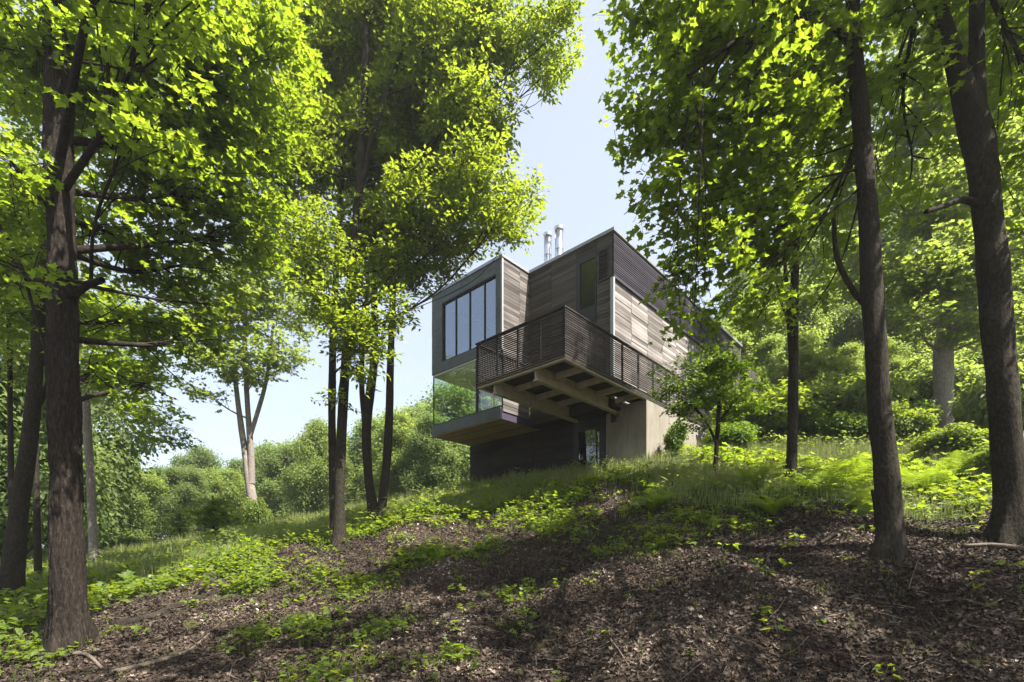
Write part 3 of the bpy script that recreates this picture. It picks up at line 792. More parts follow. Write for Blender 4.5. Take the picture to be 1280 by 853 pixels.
# ------------------------------------------------------------------ shrubs
def shrub_proto(seed, leaf, n=7000, leafsize=.10):
    rng = np.random.default_rng(seed)
    Lp, Ld, Ln, Ls = [], [], [], []
    wd = Wood()
    for i in range(9):
        a = i * 2.4; r0 = rng.uniform(.15, .62)
        c = np.array([math.cos(a) * r0, math.sin(a) * r0, rng.uniform(.35, .85)])
        r = np.array([.42, .42, .30]) * rng.uniform(.8, 1.2)
        pl = np.array([[c[0] * .1, c[1] * .1, -.15], [c[0] * .5, c[1] * .5, c[2] * .45], c])
        wd.add(pl, [.018, .012, .006], 5)
        m_ = n // 9
        q = rand_dirs(m_, rng); q = q * rng.uniform(.1, 1.1, (m_, 1)) ** (1 / 2.6)
        Lp.append(c + q * r + rng.normal(size=q.shape) * .07); d = q + rng.normal(size=q.shape) * .6; Ld.append(d)
        Ln.append(q * .5 + np.array([0, 0, .9]) + rng.normal(size=q.shape) * .4); Ls.append(leafsize * rng.uniform(.6, 1.3, m_))
    p, d, nn, s = map(np.concatenate, (Lp, Ld, Ln, Ls))
    p[:, 2] = np.maximum(p[:, 2], .04)
    V, Fc = leaves(p, d, nn, s, OVAL_H * [1.3, 1])
    cr = mesh('foliage', V, [Fc], leaf, None, {'tone': np.repeat(np.clip(rng.normal(.5, .24, len(p)), 0, 1), 2)})
    st = mesh('stem', np.concatenate(wd.v), [np.concatenate(wd.q)], M['bark'], None, None, True)
    return st, cr


sprotos = [shrub_proto(201, M['herb']), shrub_proto(202, M['pale']), shrub_proto(203, M['dogwood'])]
sused = [False] * 3


def put_shrub(k, px, py, wpx, hpx, label, rz, group=None, lo=3.5):
    g = ray_ground(px, py, lo)
    d = g[1]
    root = empty('shrub', g, label, 'shrub', group, rz)
    root.scale = (wpx / F * d / 1.25, wpx / F * d / 1.25, hpx / F * d / .85)
    for src in sprotos[k]:
        o = src if not sused[k] else src.copy()
        if sused[k]: COL.objects.link(o)
        o.parent = root
    sused[k] = True


put_shrub(0, 948, 553, 80, 50, 'wide rounded shrub with bright green leaves against the far end of the house', .3)
put_shrub(1, 1030, 545, 75, 48, 'pale bushy shrub between the thin straight tree and the bent maple', 1.2)
put_shrub(0, 1196, 574, 50, 30, 'round shrub at the foot of the thick pale-barked tree', 2.2)
put_shrub(2, 1140, 548, 36, 34, 'dark green shrub just left of the thick pale-barked tree', .7)
put_shrub(1, 1226, 548, 40, 50, 'tall loose shrub between the thick pale-barked tree and the stout forked maple', 2.9)
put_shrub(1, 1090, 548, 46, 60, 'tall pale shrub partly hidden by the bent maple', 4.0)
put_shrub(2, 1000, 552, 44, 30, 'low dark shrub between the two rounded shrubs', 5.0)
put_shrub(0, 1120, 556, 50, 40, 'bright low shrub just right of the bent maple', 1.9)
put_shrub(2, 1062, 556, 40, 28, 'small dark shrub left of the bent maple, under the outbuilding', 2.6)
put_shrub(1, 1275, 600, 60, 46, 'pale shrub at the right edge, uphill of the stout forked maple', .2)
put_shrub(2, 738 + 106, 572, 22, 30, 'small dark bush against the concrete wall beside the dogwood', 1.0)
put_shrub(1, 1262, 560, 70, 80, 'leafy shrub showing behind the stout forked maple', 3.3)
put_shrub(0, 322, 668, 22, 34, 'bright bush wrapped round the foot of the pale twin-stemmed maple', 3.8)
put_shrub(2, 912, 566, 40, 26, 'low dark shrub behind the dogwood trunk', 2.0)
for i, (px, py, w_, h_) in enumerate([(150, 693, 40, 18), (110, 697, 34, 22), (372, 655, 34, 22)]):
    put_shrub(i % 3, px, py, w_, h_, 'scrubby bush along the far edge of the meadow', i * 1.1, 'bushes along the far edge of the meadow', 22)

for i, (x, y, w_) in enumerate([(17, 24, 1.5), (19.5, 22.5, 1.6), (15, 25.5, 1.4), (21, 25, 1.8), (13.3, 24, 1.2), (23.5, 22, 1.6), (18, 27, 1.7), (25, 26, 1.9), (16.2, 22.3, 1.0), (21.5, 21, 1.2)]):
    z = float(H0(x, y))
    root = empty('shrub', (x, y, z), 'shrub on the upper slope, under the woodland trees behind the pale-barked tree', 'shrub', 'shrubs on the upper slope', i * 1.3)
    root.scale = (w_, w_, w_ * 1.1)
    for src in sprotos[i % 2]:
        o = src.copy(); COL.objects.link(o); o.parent = root

# ------------------------------------------------------------------ ground cover
def scatter(n, x0, x1, y0, y1, rng, prob):
    x = rng.uniform(x0, x1, n); y = rng.uniform(y0, y1, n)
    keep = (np.abs(x) < y * 1.03 + 3.5) & (rng.uniform(0, 1, n) < prob(x, y))
    return x[keep], y[keep]


_hinv = np.array([AX, AY]) / U


def in_house(x, y, m=.0):
    q = np.stack([np.asarray(x) - HX, np.asarray(y) - HYO])
    a = _hinv[0] @ q.reshape(2, -1); b = _hinv[1] @ q.reshape(2, -1)
    a = a.reshape(np.shape(x)); b = b.reshape(np.shape(x))
    return (a > -6.2 - m) & (a < .78 + m) & (b > .44 - m) & (b < 11.8)


def herb_mass(name, label, n, box, prob, rng, leaf, half, size, hgt, per, mat, cat='plants'):
    x, y = scatter(n, *box, rng, prob)
    k = ~in_house(x, y, .03); x, y = x[k], y[k]
    z = H(x, y); m_ = len(x)
    sc = rng.uniform(.5, 1.25, m_) ** 1.3
    ang = rng.uniform(0, 6.28, (m_, per))
    tilt = rng.uniform(.1, 1.0, (m_, per))
    hh = hgt * sc[:, None] * rng.uniform(.35, 1.0, (m_, per))
    rad = hgt * .55 * sc[:, None] * rng.uniform(.1, 1.0, (m_, per))
    d = np.stack([np.cos(ang), np.sin(ang), .45 - tilt * .7], -1)
    p = np.stack([x[:, None] + np.cos(ang) * rad, y[:, None] + np.sin(ang) * rad, z[:, None] + hh], -1)
    nn = np.array([0, 0, 1.0]) + rng.normal(size=p.shape) * .35
    s = size * sc[:, None] * rng.uniform(.6, 1.2, (m_, per))
    V, Fc = leaves(p.reshape(-1, 3), d.reshape(-1, 3), nn.reshape(-1, 3), s.ravel(), half)
    pt = rng.normal(.45, .22, m_)
    tone = np.repeat(np.clip((pt[:, None] + rng.normal(size=(m_, per)) * .12).ravel(), 0, 1), 2)
    # stems
    k3 = rng.integers(0, per, m_)
    top = p[np.arange(m_), k3]
    b0 = np.stack([x, y, z - .02], -1)
    w_ = .004
    SV = np.stack([b0 + [-w_, 0, 0], b0 + [w_, 0, 0], top + [w_, 0, 0], top + [-w_, 0, 0]], 1).reshape(-1, 3)
    SQ = np.arange(m_ * 4).reshape(-1, 4) + len(V)
    o = mesh(name, np.vstack([V, SV]), [Fc, SQ], mat, None, {'tone': np.concatenate([tone, np.full(m_, .4)])})
    return tag(o, label, cat, kind='stuff')


def blades(name, label, n, box, prob, rng, hgt, width, mat, clump=5, lean=.35):
    x, y = scatter(n, *box, rng, prob)
    k = ~in_house(x, y, .03); x, y = x[k], y[k]
    m_ = len(x)
    x = (x[:, None] + rng.normal(size=(m_, clump)) * .06).ravel(); y = (y[:, None] + rng.normal(size=(m_, clump)) * .06).ravel()
    z = H(x, y); k = len(x)
    hh = hgt * np.repeat(rng.uniform(.55, 1.2, m_), clump) * rng.uniform(.6, 1.15, k)
    ang = rng.uniform(0, 6.28, k); ld = rng.uniform(.1, 1.0, k) * lean * hh
    dx, dy = np.cos(ang) * ld, np.sin(ang) * ld
    fa = rng.uniform(-.9, .9, k); wx, wy = np.cos(fa) * width * .5, np.sin(fa) * width * .5
    b = np.stack([x, y, z - .02], -1); wv = np.stack([wx, wy, 0 * wx], -1)
    mid = b + np.stack([dx * .35, dy * .35, hh * .6], -1); tip = b + np.stack([dx, dy, hh], -1)
    V = np.stack([b - wv, b + wv, mid + wv * .8, mid - wv * .8, tip + wv * .15, tip - wv * .15], 1).reshape(-1, 3)
    i = np.arange(k)[:, None] * 6
    Q = np.concatenate([i + np.array([[0, 1, 2, 3]]), i + np.array([[3, 2, 4, 5]])])
    tone = np.clip(np.repeat(rng.normal(.5, .22, m_), clump) + rng.normal(size=k) * .1, 0, 1)
    o = mesh(name, V, [Q], mat, None, {'tone': np.concatenate([tone, tone])})
    return tag(o, label, 'grass', kind='stuff')


rg = np.random.default_rng(77)
patch = np.array([[*ray_ground(px, py)[:2], r] for px, py, r in [(380, 785, .5), (470, 795, .45), (450, 735, .6), (400, 722, .5), (530, 700, .6), (830, 668, .55), (880, 652, .6), (925, 655, .5), (660, 640, .9), (705, 655, .7), (560, 640, .9),
                                                                   (610, 690, .5), (420, 845, .5), (560, 840, .3), (330, 800, .4), (650, 745, .35), (1085, 585, .7), (1000, 600, .8), (930, 615, 1.0), (820, 690, .4), (1150, 610, .8), (1200, 640, .5), (760, 690, .35), (50, 810, .6)]])


def patches(x, y):
    v = np.zeros(np.shape(x))
    for cx, cy, r in patch:
        v = np.maximum(v, np.exp(-((x - cx) ** 2 + (y - cy) ** 2) / (r * r)))
    return v


def ledge(x):
    return np.interp(x, edge[:, 0], edge[:, 1])


# a strip of lush cover just beyond the edge, meadow grass further out
herb_mass('ground_cover', 'bright green leafy ground cover spreading over the slope', 60000, (-24, 14, 6, 24), lambda x, y: np.clip(greenness(x, y) * (.25 + .35 * np.exp(-np.clip(y - ledge(x), 0, 9) / 3.0)) * np.where(x > 1.5, np.clip(.22 + .5 * fuzz(x, y, 3, 14, .7), .03, .75), 1), 0, 1), rg, M['herb'], HEART_H, .11, .26, 7, M['herb'])
herb_mass('ground_cover', 'scattered low green plants growing through the dry leaves', 26000, (-9, 12, 4.5, 15), lambda x, y: np.clip(patches(x, y) * .55 + .012, 0, 1) * (greenness(x, y) < .8), rg, M['herb'], MAPLE_H, .085, .17, 6, M['herb'])
herb_mass('ground_cover', 'taller narrow-leaved weeds standing among the low plants', 9000, (-24, 15, 6, 24), lambda x, y: np.clip(greenness(x, y) * .3 * np.clip(.5 + .8 * fuzz(x * .8, y * .8, 2, 12, .8), 0, 1.5), 0, 1), rg, M['herb'], LANCE_H, .15, .55, 11, M['pale'])
herb_mass('ground_cover', 'large-leaved young maple shoots scattered over the slope', 2600, (-16, 14, 6, 20), lambda x, y: np.clip(.03 + .45 * greenness(x, y) * np.clip(.2 + .8 * fuzz(x, y, 3, 12, .8), 0, 1), 0, 1), rg, M['maple'], MAPLE_H, .17, .40, 8, M['maple'])
blades('meadow_grass', 'tall pale meadow grass on the open slope at the left', 46000, (-40, 4, 12, 40), lambda x, y: np.clip((y - ledge(x) - 2.0) / 4.0, 0, 1) * np.clip((4 - x) / 4, 0, 1) * .6, rg, .5, .022, M['grass'], 5)
blades('wild_grass', 'tufted grass along the foot of the house walls', 16000, (-3, 13, 10, 22), lambda x, y: np.clip((y - ledge(x)) / 2.0 + .25, 0, 1) * np.clip(.25 - .45 * fuzz(x, y, 3, 14, .7), .03, .6), rg, .40, .012, M['grass'], 6)
blades('wild_grass', 'short green grass tufts in the leaf litter', 26000, (-8, 9, 4.5, 14), lambda x, y: np.clip(patches(x, y) * .4 + .01, 0, 1), rg, .16, .006, M['herb'], 7, .7)


# dry leaves
def litter(n, box, size, rng, seed_prob):
    x, y = scatter(n, *box, rng, seed_prob)
    m_ = len(x); z = H(x, y) + rng.uniform(.0, .03, m_)
    ang = rng.uniform(0, 6.28, m_)
    d = np.stack([np.cos(ang), np.sin(ang), rng.normal(size=m_) * .35], -1)
    e = .1
    g = np.stack([-(H(x + e, y) - H(x - e, y)) / (2 * e), -(H(x, y + e) - H(x, y - e)) / (2 * e), np.ones(m_)], -1)
    nn = nz(g) + rng.normal(size=(m_, 3)) * .42
    s = size * rng.uniform(.5, 1.3, m_)
    kind = rng.uniform(0, 1, m_)
    out = []
    for half, sel, fold, curl in ((MAPLE_H, kind < .2, .5, -.5), (OVAL_H, kind >= .2, .6, .5)):
        p = np.stack([x, y, z], -1)[sel]
        V, Fc = leaves(p, d[sel], nn[sel], s[sel], half, fold, curl)
        tone = np.repeat(np.clip(rng.beta(1.6, 3.2, sel.sum()) + .10 * fuzz(x[sel], y[sel], 8, 22, .6), 0, 1), 2)
        out.append((V, Fc, tone))
    V = np.vstack([o[0] for o in out])
    return V, [out[0][1], out[1][1] + len(out[0][0])], np.concatenate([o[2] for o in out])


V, Fs, tn = litter(500000, (-10, 16, 3.8, 17), .052, rg, lambda x, y: np.clip(1.05 - greenness(x, y), .22, 1) * np.clip(8.5 / np.maximum(y, 1), 0, 1) ** 1.2)
tag(mesh('leaf_litter', V, Fs, M['litter'], None, {'tone': tn}), 'carpet of dry brown leaves over the slope', 'leaf litter', kind='stuff')
# twigs and chips in the litter
tw = MB()
for i in range(900):
    y = rg.uniform(4.6, 13.5); x = rg.uniform(-y * 1.0, y * 1.02)
    if greenness(x, y) > .7: continue
    L = rg.uniform(.08, .5); a = rg.uniform(0, 6.28)
    pts = [np.array([x + math.cos(a) * L * u, y + math.sin(a) * L * u, 0]) for u in (0, .5, 1)]
    pts[1][:2] += rg.normal(size=2) * .03 * L
    for q in pts: q[2] = float(H(q[0], q[1])) + rg.uniform(.01, .04)
    tw.tube(pts, [.007, .006, .003], 4, rg.uniform(0, 1), cap=False)
tag(tw.build('twig_litter', M['deadwood']), 'thin dead twigs strewn among the dry leaves', 'twigs', kind='stuff')


# ------------------------------------------------------------------ seedlings, ferns, fallen wood
def seedling(px, py, n, size, hgt, label, seed, half=MAPLE_H):
    rng = np.random.default_rng(seed)
    g = ray_ground(px, py)
    root = empty('seedling', g, label, 'seedling')
    mb = MB(); p = []; d = []; nn = []; s = []
    for i in range(n):
        a = i * 2.4 + rng.normal() * .3; h = hgt * (.45 + .55 * i / max(1, n - 1)); r = hgt * rng.uniform(.25, .5)
        q = np.array([math.cos(a) * r, math.sin(a) * r, h])
        mb.tube([np.array([0, 0, -.03]), q * [.25, .25, .6], q], [.005, .004, .002], 4, .4, False)
        p.append(q); d.append([math.cos(a), math.sin(a), -.25]); nn.append(np.array([0, 0, 1]) + rng.normal(size=3) * .22); s.append(size * rng.uniform(.75, 1.15))
    V, Fc = leaves(np.array(p), np.array(d, float), np.array(nn), np.array(s), half)
    mesh('foliage', V, [Fc], M['herb'], root, {'tone': np.repeat(rng.uniform(.4, 1, n), 2)})
    mb.build('stem', M['bark'], root)


for i, (px, py, n, sz, h, lab) in enumerate([
        (557, 805, 7, .15, .24, 'bright green seedling with broad leaves in the dry leaves, lowest in the photo'),
        (571, 745, 8, .13, .20, 'small upright seedling on the brown slope, above the broad-leaved one'),
        (382, 806, 9, .15, .30, 'leafy seedling clump beside the patch of low plants at the lower left'),
        (415, 770, 8, .14, .28, 'yellow-green seedling just uphill of the lower left clump'),
        (480, 712, 9, .14, .30, 'seedling at the edge of the green cover, downhill of the forked tree'),
        (700, 640, 9, .13, .26, 'seedling on the slope below the middle of the house'),
        (836, 690, 9, .15, .30, 'seedling in front of the leafy patch left of the dogwood foot'),
        (905, 668, 10, .17, .34, 'tall seedling with sunlit leaves below the dogwood'),
        (862, 660, 10, .16, .32, 'bushy seedling left of the tall sunlit one'),
        (660, 765, 5, .07, .12, 'tiny seedling alone in the brown litter'),
        (1120 + 48, 632, 9, .16, .28, 'low broad-leaved seedling between the bent maple and the forked maple'),
        (600, 652, 10, .15, .36, 'sunlit seedling at the top of the brown slope, below the dark lower wall'),
        (212, 800 - 62, 9, .16, .25, 'seedling beside the rotten log near the thick maple')]):
    seedling(px, py, n, sz, h, lab, 300 + i, MAPLE_H if i % 3 else HEART_H)


def fern(px, py, L, nf, label, seed):
    rng = np.random.default_rng(seed)
    g = ray_ground(px, py)
    root = empty('fern', g, label, 'fern')
    Vs, Fs, n0, tones = [], [], 0, []
    for i in range(nf):
        a = i * 2.399 + rng.normal() * .2; ln = L * rng.uniform(.75, 1.1); el = rng.uniform(.85, 1.35)
        k = 22
        t = np.linspace(0, 1, k)
        r = ln * (t * math.cos(el) + .35 * t ** 2); z = ln * (t * math.sin(el) - .42 * t ** 2.4)
        c, s_ = math.cos(a), math.sin(a)
        pt = np.stack([c * r, s_ * r, z], -1)
        side = np.array([-s_, c, 0])
        tang = nz(np.gradient(pt, axis=0))
        w = ln * .24 * np.sin(np.pi * np.clip(t * .86 + .14, 0, 1)) ** .8
        for sg in (1, -1):
            b0 = pt[:-1] - tang[:-1] * .0; b1 = pt[:-1] + (pt[1:] - pt[:-1]) * .72
            tip = pt[:-1] + side * sg * w[:-1, None] + tang[:-1] * w[:-1, None] * .35 - np.array([0, 0, 1]) * w[:-1, None] * .18
            V = np.stack([b0, b1, tip], 1).reshape(-1, 3)
            Vs.append(V); Fs.append(np.arange(len(V)).reshape(-1, 3) + n0); n0 += len(V)
            tones.append(np.clip(rng.normal(.55, .15) + rng.normal(size=k - 1) * .06, 0, 1))
    mesh('frond', np.concatenate(Vs), [np.concatenate(Fs)], M['fern'], root, {'tone': np.concatenate(tones)})['kind'] = 'stuff'


for i, (px, py, L, nf, lab) in enumerate([
        (1062, 618, 1.5, 18, 'large arching fern just left of the bent maple'),
        (1030, 622, 1.2, 15, 'fern between the thin straight tree and the large arching fern'),
        (1085, 640, 1.0, 12, 'low fern touching the foot of the broken snag'),
        (940, 612, 1.1, 14, 'fern between the dogwood and the thin straight tree'),
        (1150, 622, 1.1, 14, 'fern in the green patch right of the bent maple'),
        (1195, 600, 1.1, 14, 'fern under the round shrub, near the stout forked maple'),
        (815, 640, .9, 12, 'small fern at the upper edge of the litter below the concrete wall'),
        (965, 640, .8, 12, 'small shaded fern in front of the thin straight tree')]):
    fern(px, py, L, nf, lab, 400 + i)


def fallen(name, label, cat, pxs, w0, w1, mat, seed, lift=.0, n=10):
    pts = np.array([ray_ground(x, y) for x, y in pxs]); pts[:, 2] += lift
    rows = np.hstack([pts, np.linspace(w0, w1, len(pts))[:, None]])
    ln = smooth_line(rows, .08)
    base = ln[0, :3].copy()
    V, Q, _ = tube_arrays(ln[:, :3] - base, ln[:, 3], n, bark_ridges(seed, .05, .09))
    k = len(ln)
    caps = [np.array([list(range(n))[::-1]]), np.array([[(k - 1) * n + i for i in range(n)]])]
    o = mesh(name, V, [Q] + caps, mat, None, None, True, base)
    tag(o, label, cat)


fallen('rotten_log', 'dark rotten log half sunk in the litter right of the thick maple', 'log', [(140, 782), (190, 768), (235, 755), (290, 738)], .13, .08, M['bark_dark'], 1, -.03, 14)
fallen('fallen_branch', 'pale fallen branch at the bottom left corner, pointing up the slope', 'branch', [(140, 851), (190, 838), (235, 818), (262, 797)], .045, .016, M['deadwood'], 2, .03)
fallen('fallen_branch', 'short grey branch in the litter below the thick maple', 'branch', [(92, 822), (110, 830), (128, 838)], .035, .02, M['deadwood'], 3, .03)
fallen('fallen_branch', 'long thin stick lying in the brown litter at bottom centre', 'branch', [(763, 800), (775, 820), (787, 842)], .010, .006, M['deadwood'], 4, .03, 6)
fallen('fallen_branch', 'dark branch lying across the litter left of the bent maple', 'branch', [(1012, 690), (1040, 676), (1070, 668), (1092, 664)], .022, .04, M['bark'], 5, .04)
fallen('fallen_branch', 'grey branch on the ground in front of the stout forked maple', 'branch', [(1205, 684), (1240, 682), (1285, 690)], .03, .04, M['deadwood'], 6, .04)
fallen('fallen_branch', 'thin dark stick in the litter downhill of the seedling clump, left of centre', 'branch', [(800, 664), (822, 655), (845, 645)], .008, .012, M['deadwood'], 7, .03, 6)
fallen('fallen_branch', 'forked-looking dark stick lying left of the bent maple foot', 'branch', [(985, 705), (1005, 690), (1018, 676)], .008, .014, M['bark'], 8, .04, 6)
fallen('fallen_branch', 'pale curved twig in front of the bent maple', 'branch', [(1136, 735), (1140, 722), (1148, 708)], .007, .005, M['deadwood'], 9, .04, 6)
g0 = ray_ground(1098, 672)
sn = stem_points([(1099, 676, 9), (1097, 650, 9), (1095, 630, 9), (1092, 612, 8)], g0[1], .05)
V, Q, _ = tube_arrays(sn[:, :3] - g0, sn[:, 3], 9, bark_ridges(9, .06, .09))
tag(mesh('broken_snag', V, [Q, np.array([[(len(sn) - 1) * 9 + i for i in range(9)]])], M['bark_dark'], None, None, True, g0), 'short broken dead stem leaning on the left side of the bent maple', 'snag')

# ------------------------------------------------------------------ the house
house = empty('hillside_house', (HX, HYO, HZ), 'dark timber house with a glazed box and a cantilevered deck, up on the slope', 'house', None, math.atan2(AX[1], AX[0]))


def hz(z):
    """House-unit height above the eye to the house's own metres."""
    return z * U - HZ


def sub(o, name=None): return o


ZR, ZS, ZF = 8.95, 7.69, 4.42          # roof, screen foot, floor of the living storey


class HB(MB):
    def b(s, x0, x1, y0, y1, z0, z1, tone=None):
        s.box(x0 * U, x1 * U, y0 * U, y1 * U, hz(z0), hz(z1), tone)


def boards_x(mb, x0, x1, y, z0, z1, joints, row, holes=(), t=.022, tone=(0., 1.)):
    """Horizontal boards on a wall facing -Y."""
    z = z0
    while z < z1 - .01:
        zt = min(z + row, z1)
        for a, b in zip(joints[:-1], joints[1:]):
            segs = [(max(a, x0), min(b, x1))]
            for h0, h1, q0, q1 in holes:
                if q0 < (z + zt) / 2 < q1:
                    n_ = []
                    for s0, s1 in segs:
                        if h1 <= s0 or h0 >= s1: n_.append((s0, s1))
                        else:
                            if h0 > s0: n_.append((s0, h0))
                            if h1 < s1: n_.append((h1, s1))
                    segs = n_
            for s0, s1 in segs:
                if s1 - s0 < .02: continue
                pr = t * random.uniform(.75, 1.25)
                mb.b(s0 + .004, s1 - .004, y - pr, y, z + .004, zt - .004, random.uniform(*tone))
        z = zt


def boards_y(mb, y0, y1, x, z0, z1, joints, row, holes=(), t=.022, tone=(0., 1.)):
    z = z0
    while z < z1 - .01:
        zt = min(z + row, z1)
        for a, b in zip(joints[:-1], joints[1:]):
            s0, s1 = max(a, y0), min(b, y1)
            if s1 - s0 < .02: continue
            if any(q0 < (z + zt) / 2 < q1 and h0 < (s0 + s1) / 2 < h1 for h0, h1, q0, q1 in holes): continue
            pr = t * random.uniform(.75, 1.25)
            mb.b(x, x + pr, s0 + .004, s1 - .004, z + .004, zt - .004, random.uniform(*tone))
        z = zt


# main upper block
core = HB()
core.b(-2.9, -.03, .03, 9.77, ZF - .2, ZR - .08, .3)
core.build('wall', M['wood_dark'], house)
w = HB()
holesA = [(-1.19, -.52, 6.75, 8.5), (-.46, -.12, 7.68, 8.52)]
boards_x(w, -2.93, -.02, .03, ZF, ZR - .1, [-2.93, -2.1, -1.19, -.52, -.02], .098, holesA, tone=(-.2, .32))  # shade on this face put into darker board tones
w.build('cladding', M['wood'], house)
w = HB()
boards_y(w, .03, 7.6, -.03, ZF, ZS, [.03, 1.0, 1.95, 2.9, 3.85, 4.8, 5.75, 6.7, 7.6], .098, (), tone=(.28, 1.05))  # same wood, sunlight on this face put into lighter tones
w.build('cladding', M['wood'], house)
w = HB()
y = 7.6
while y < 9.74:
    w.b(-.03, random.uniform(-.008, .0), y + .01, y + .20, ZF, ZR - .1, random.random() * .7); y += .21
w.build('vertical_cladding', M['wood_dark'], house)
# louvred screen round the top right corner
sc_ = HB()
z = ZS + .03
while z < ZR - .12:
    sc_.b(-.02, .035, .0, 7.6, z, z + .030, random.random()); z += .062
for yy in (.02, 1.0, 1.95, 2.9, 3.85, 4.8, 5.75, 6.7, 7.55):
    sc_.b(-.028, .02, yy, yy + .04, ZS, ZR - .1, .3)
sc_.b(-.028, .05, -.01, 7.6, ZS - .05, ZS + .01, .6)
sc_.build('louvre_screen', M['louvre'], house)
tr_ = HB()
tr_.b(-.045, .05, -.045, .028, ZF, ZS - .05, .8)
tr_.build('corner_trim', M['trim'], house)
r_ = HB()
r_.b(-2.86, .05, .02, 9.8, ZR - .10, ZR - .03, .5)
r_.build('roof', M['roofing'], house)
c_ = HB()
c_.b(-2.95, .075, -.06, .06, ZR - .085, ZR, .5); c_.b(-.02, .075, .062, 9.82, ZR - .085, ZR, .5)
c_.b(-2.95, -2.90, .062, 9.82, ZR - .085, ZR, .5)
c_.build('coping', M['coping'], house)

# windows of the right-hand wall
wf = HB()
wf.b(-1.19, -.52, .0, .03, 8.47, 8.53, .3); wf.b(-1.19, -1.06, -.01, .03, 6.75, 8.5, .3); wf.b(-.56, -.52, -.01, .03, 6.75, 8.5, .3); wf.b(-1.06, -.56, -.01, .03, 6.75, 7.12, .3); wf.b(-1.06, -.56, -.008, .03, 8.42, 8.47, .3)
win = wf.build('window', M['darkmetal'], house)
g_ = HB(); g_.b(-1.06, -.56, .012, .018, 7.12, 8.42); g_.build('pane', M['dark_glass'], win)
wl = HB()
wl.b(-.46, -.42, -.01, .03, 7.68, 8.52, .3); wl.b(-.16, -.12, -.01, .03, 7.68, 8.52, .3); wl.b(-.42, -.16, -.01, .03, 8.48, 8.52, .3); wl.b(-.42, -.16, -.01, .03, 7.68, 7.72, .3)
wl = wl.build('window', M['darkmetal'], house)
l_ = HB()
z = 7.73
while z < 8.46:
    l_.b(-.42, -.16, -.005, .02, z, z + .03); z += .062
l_.build('louvre', M['slat'], wl)
g_ = HB(); g_.b(-.42, -.16, .022, .026, 7.72, 8.48); g_.build('pane', M['glass'], wl)

# glazed box, upper storey
XL, XR, YF = -6.17, -2.93, -1.2
fr_ = HB()


def clad_x(mb, x0, x1, y, z0, z1, step, vertical=False):
    """Metal sheets with open seams on a face looking -Y."""
    mb.b(x0, x1, y, y + .12, z0, z1, .5)
    if vertical:
        z = z0
        while z < z1 - .01:
            zt = min(z + step, z1); mb.b(x0 + .003, x1 - .003, y - .012 * random.uniform(.7, 1.2), y - .0005, z + .003, zt - .003, random.random()); z = zt
    else:
        x = x0
        while x < x1 - .01:
            xt = min(x + step, x1); zz = (z0 + z1) / 2
            for q0, q1 in ((z0, zz), (zz, z1)):
                mb.b(x + .003, xt - .003, y - .012 * random.uniform(.7, 1.2), y - .0005, q0 + .003, q1 - .003, random.random())
            x = xt


GX0, GX1, GZ0, GZ1 = XL + .52, XR - .25, 6.56, 8.47
clad_x(fr_, XL, GX0, YF, 6.25, ZR - .09, .18, True)
clad_x(fr_, GX1, XR - .045, YF, 6.25, ZR - .09, .18, True)
clad_x(fr_, GX0, GX1, YF, GZ1, ZR - .09, .95)
clad_x(fr_, GX0, GX1, YF, 6.25, GZ0, .95)
# left end of the box
fr_.b(XL, XL + .10, YF + .12, 3.0, 6.25, ZR - .09, .5)
fr_.build('cladding', M['cladding'], house)
ct = HB(); ct.b(XR - .045, XR + .01, YF - .02, YF + .03, 6.2, ZR - .085, .9); ct.build('corner_trim', M['trim'], house)
sd = HB()
sd.b(XR - .12, XR - .025, YF + .03, .03, 5.9, ZR - .09, .3)
sd.build('wall', M['wood_dark'], house)
sd = HB()
boards_y(sd, YF + .03, .0, XR - .025, ZF, ZR - .09, [YF + .03, -.45, .0], .098, (), tone=(-.05, .6))
sd.build('cladding', M['wood'], house)
cp = HB()
cp.b(XL - .03, XR + .03, YF - .04, YF + .06, ZR - .085, ZR + .002, .5); cp.b(XR - .05, XR + .03, YF + .062, -.062, ZR - .085, ZR + .002, .5); cp.b(XL - .03, XL + .05, YF + .062, 3.0, ZR - .085, ZR + .002, .5)
cp.build('coping', M['coping'], house)
rf = HB(); rf.b(XL + .05, XR - .06, YF + .06, 3.0, ZR - .12, ZR - .05, .5); rf.b(XR - .06, -2.90, .062, 3.0, ZR - .12, ZR - .05, .5); rf.build('roof', M['roofing'], house)
# big window: frame, mullions, four panes
rv = HB()
d_ = .06
rv.b(GX0, GX0 + .03, YF + .004, YF + d_ + .04, GZ0, GZ1, .2); rv.b(GX1 - .03, GX1, YF + .004, YF + d_ + .04, GZ0, GZ1, .2); rv.b(GX0 + .03, GX1 - .03, YF + .004, YF + d_ + .04, GZ1 - .03, GZ1, .2); rv.b(GX0 + .03, GX1 - .03, YF + .004, YF + d_ + .04, GZ0, GZ0 + .03, .2)
bigw = rv.build('window', M['darkmetal'], house)
ms = [XR - 2.09, XR - 1.44, XR - .785]
for mx_ in ms:
    q = HB(); q.b(mx_ - .015, mx_ + .015, YF + .03, YF + d_ + .04, GZ0 + .03, GZ1 - .03, .2); q.build('mullion', M['darkmetal'], bigw)
xs = [GX0 + .03] + ms + [GX1 - .03]
for a, b in zip(xs[:-1], xs[1:]):
    q = HB(); q.b(a + (.015 if a in ms else 0), b - (.015 if b in ms else 0), YF + d_, YF + d_ + .008, GZ0 + .03, GZ1 - .03, .5); q.build('pane', M['glass'], bigw)
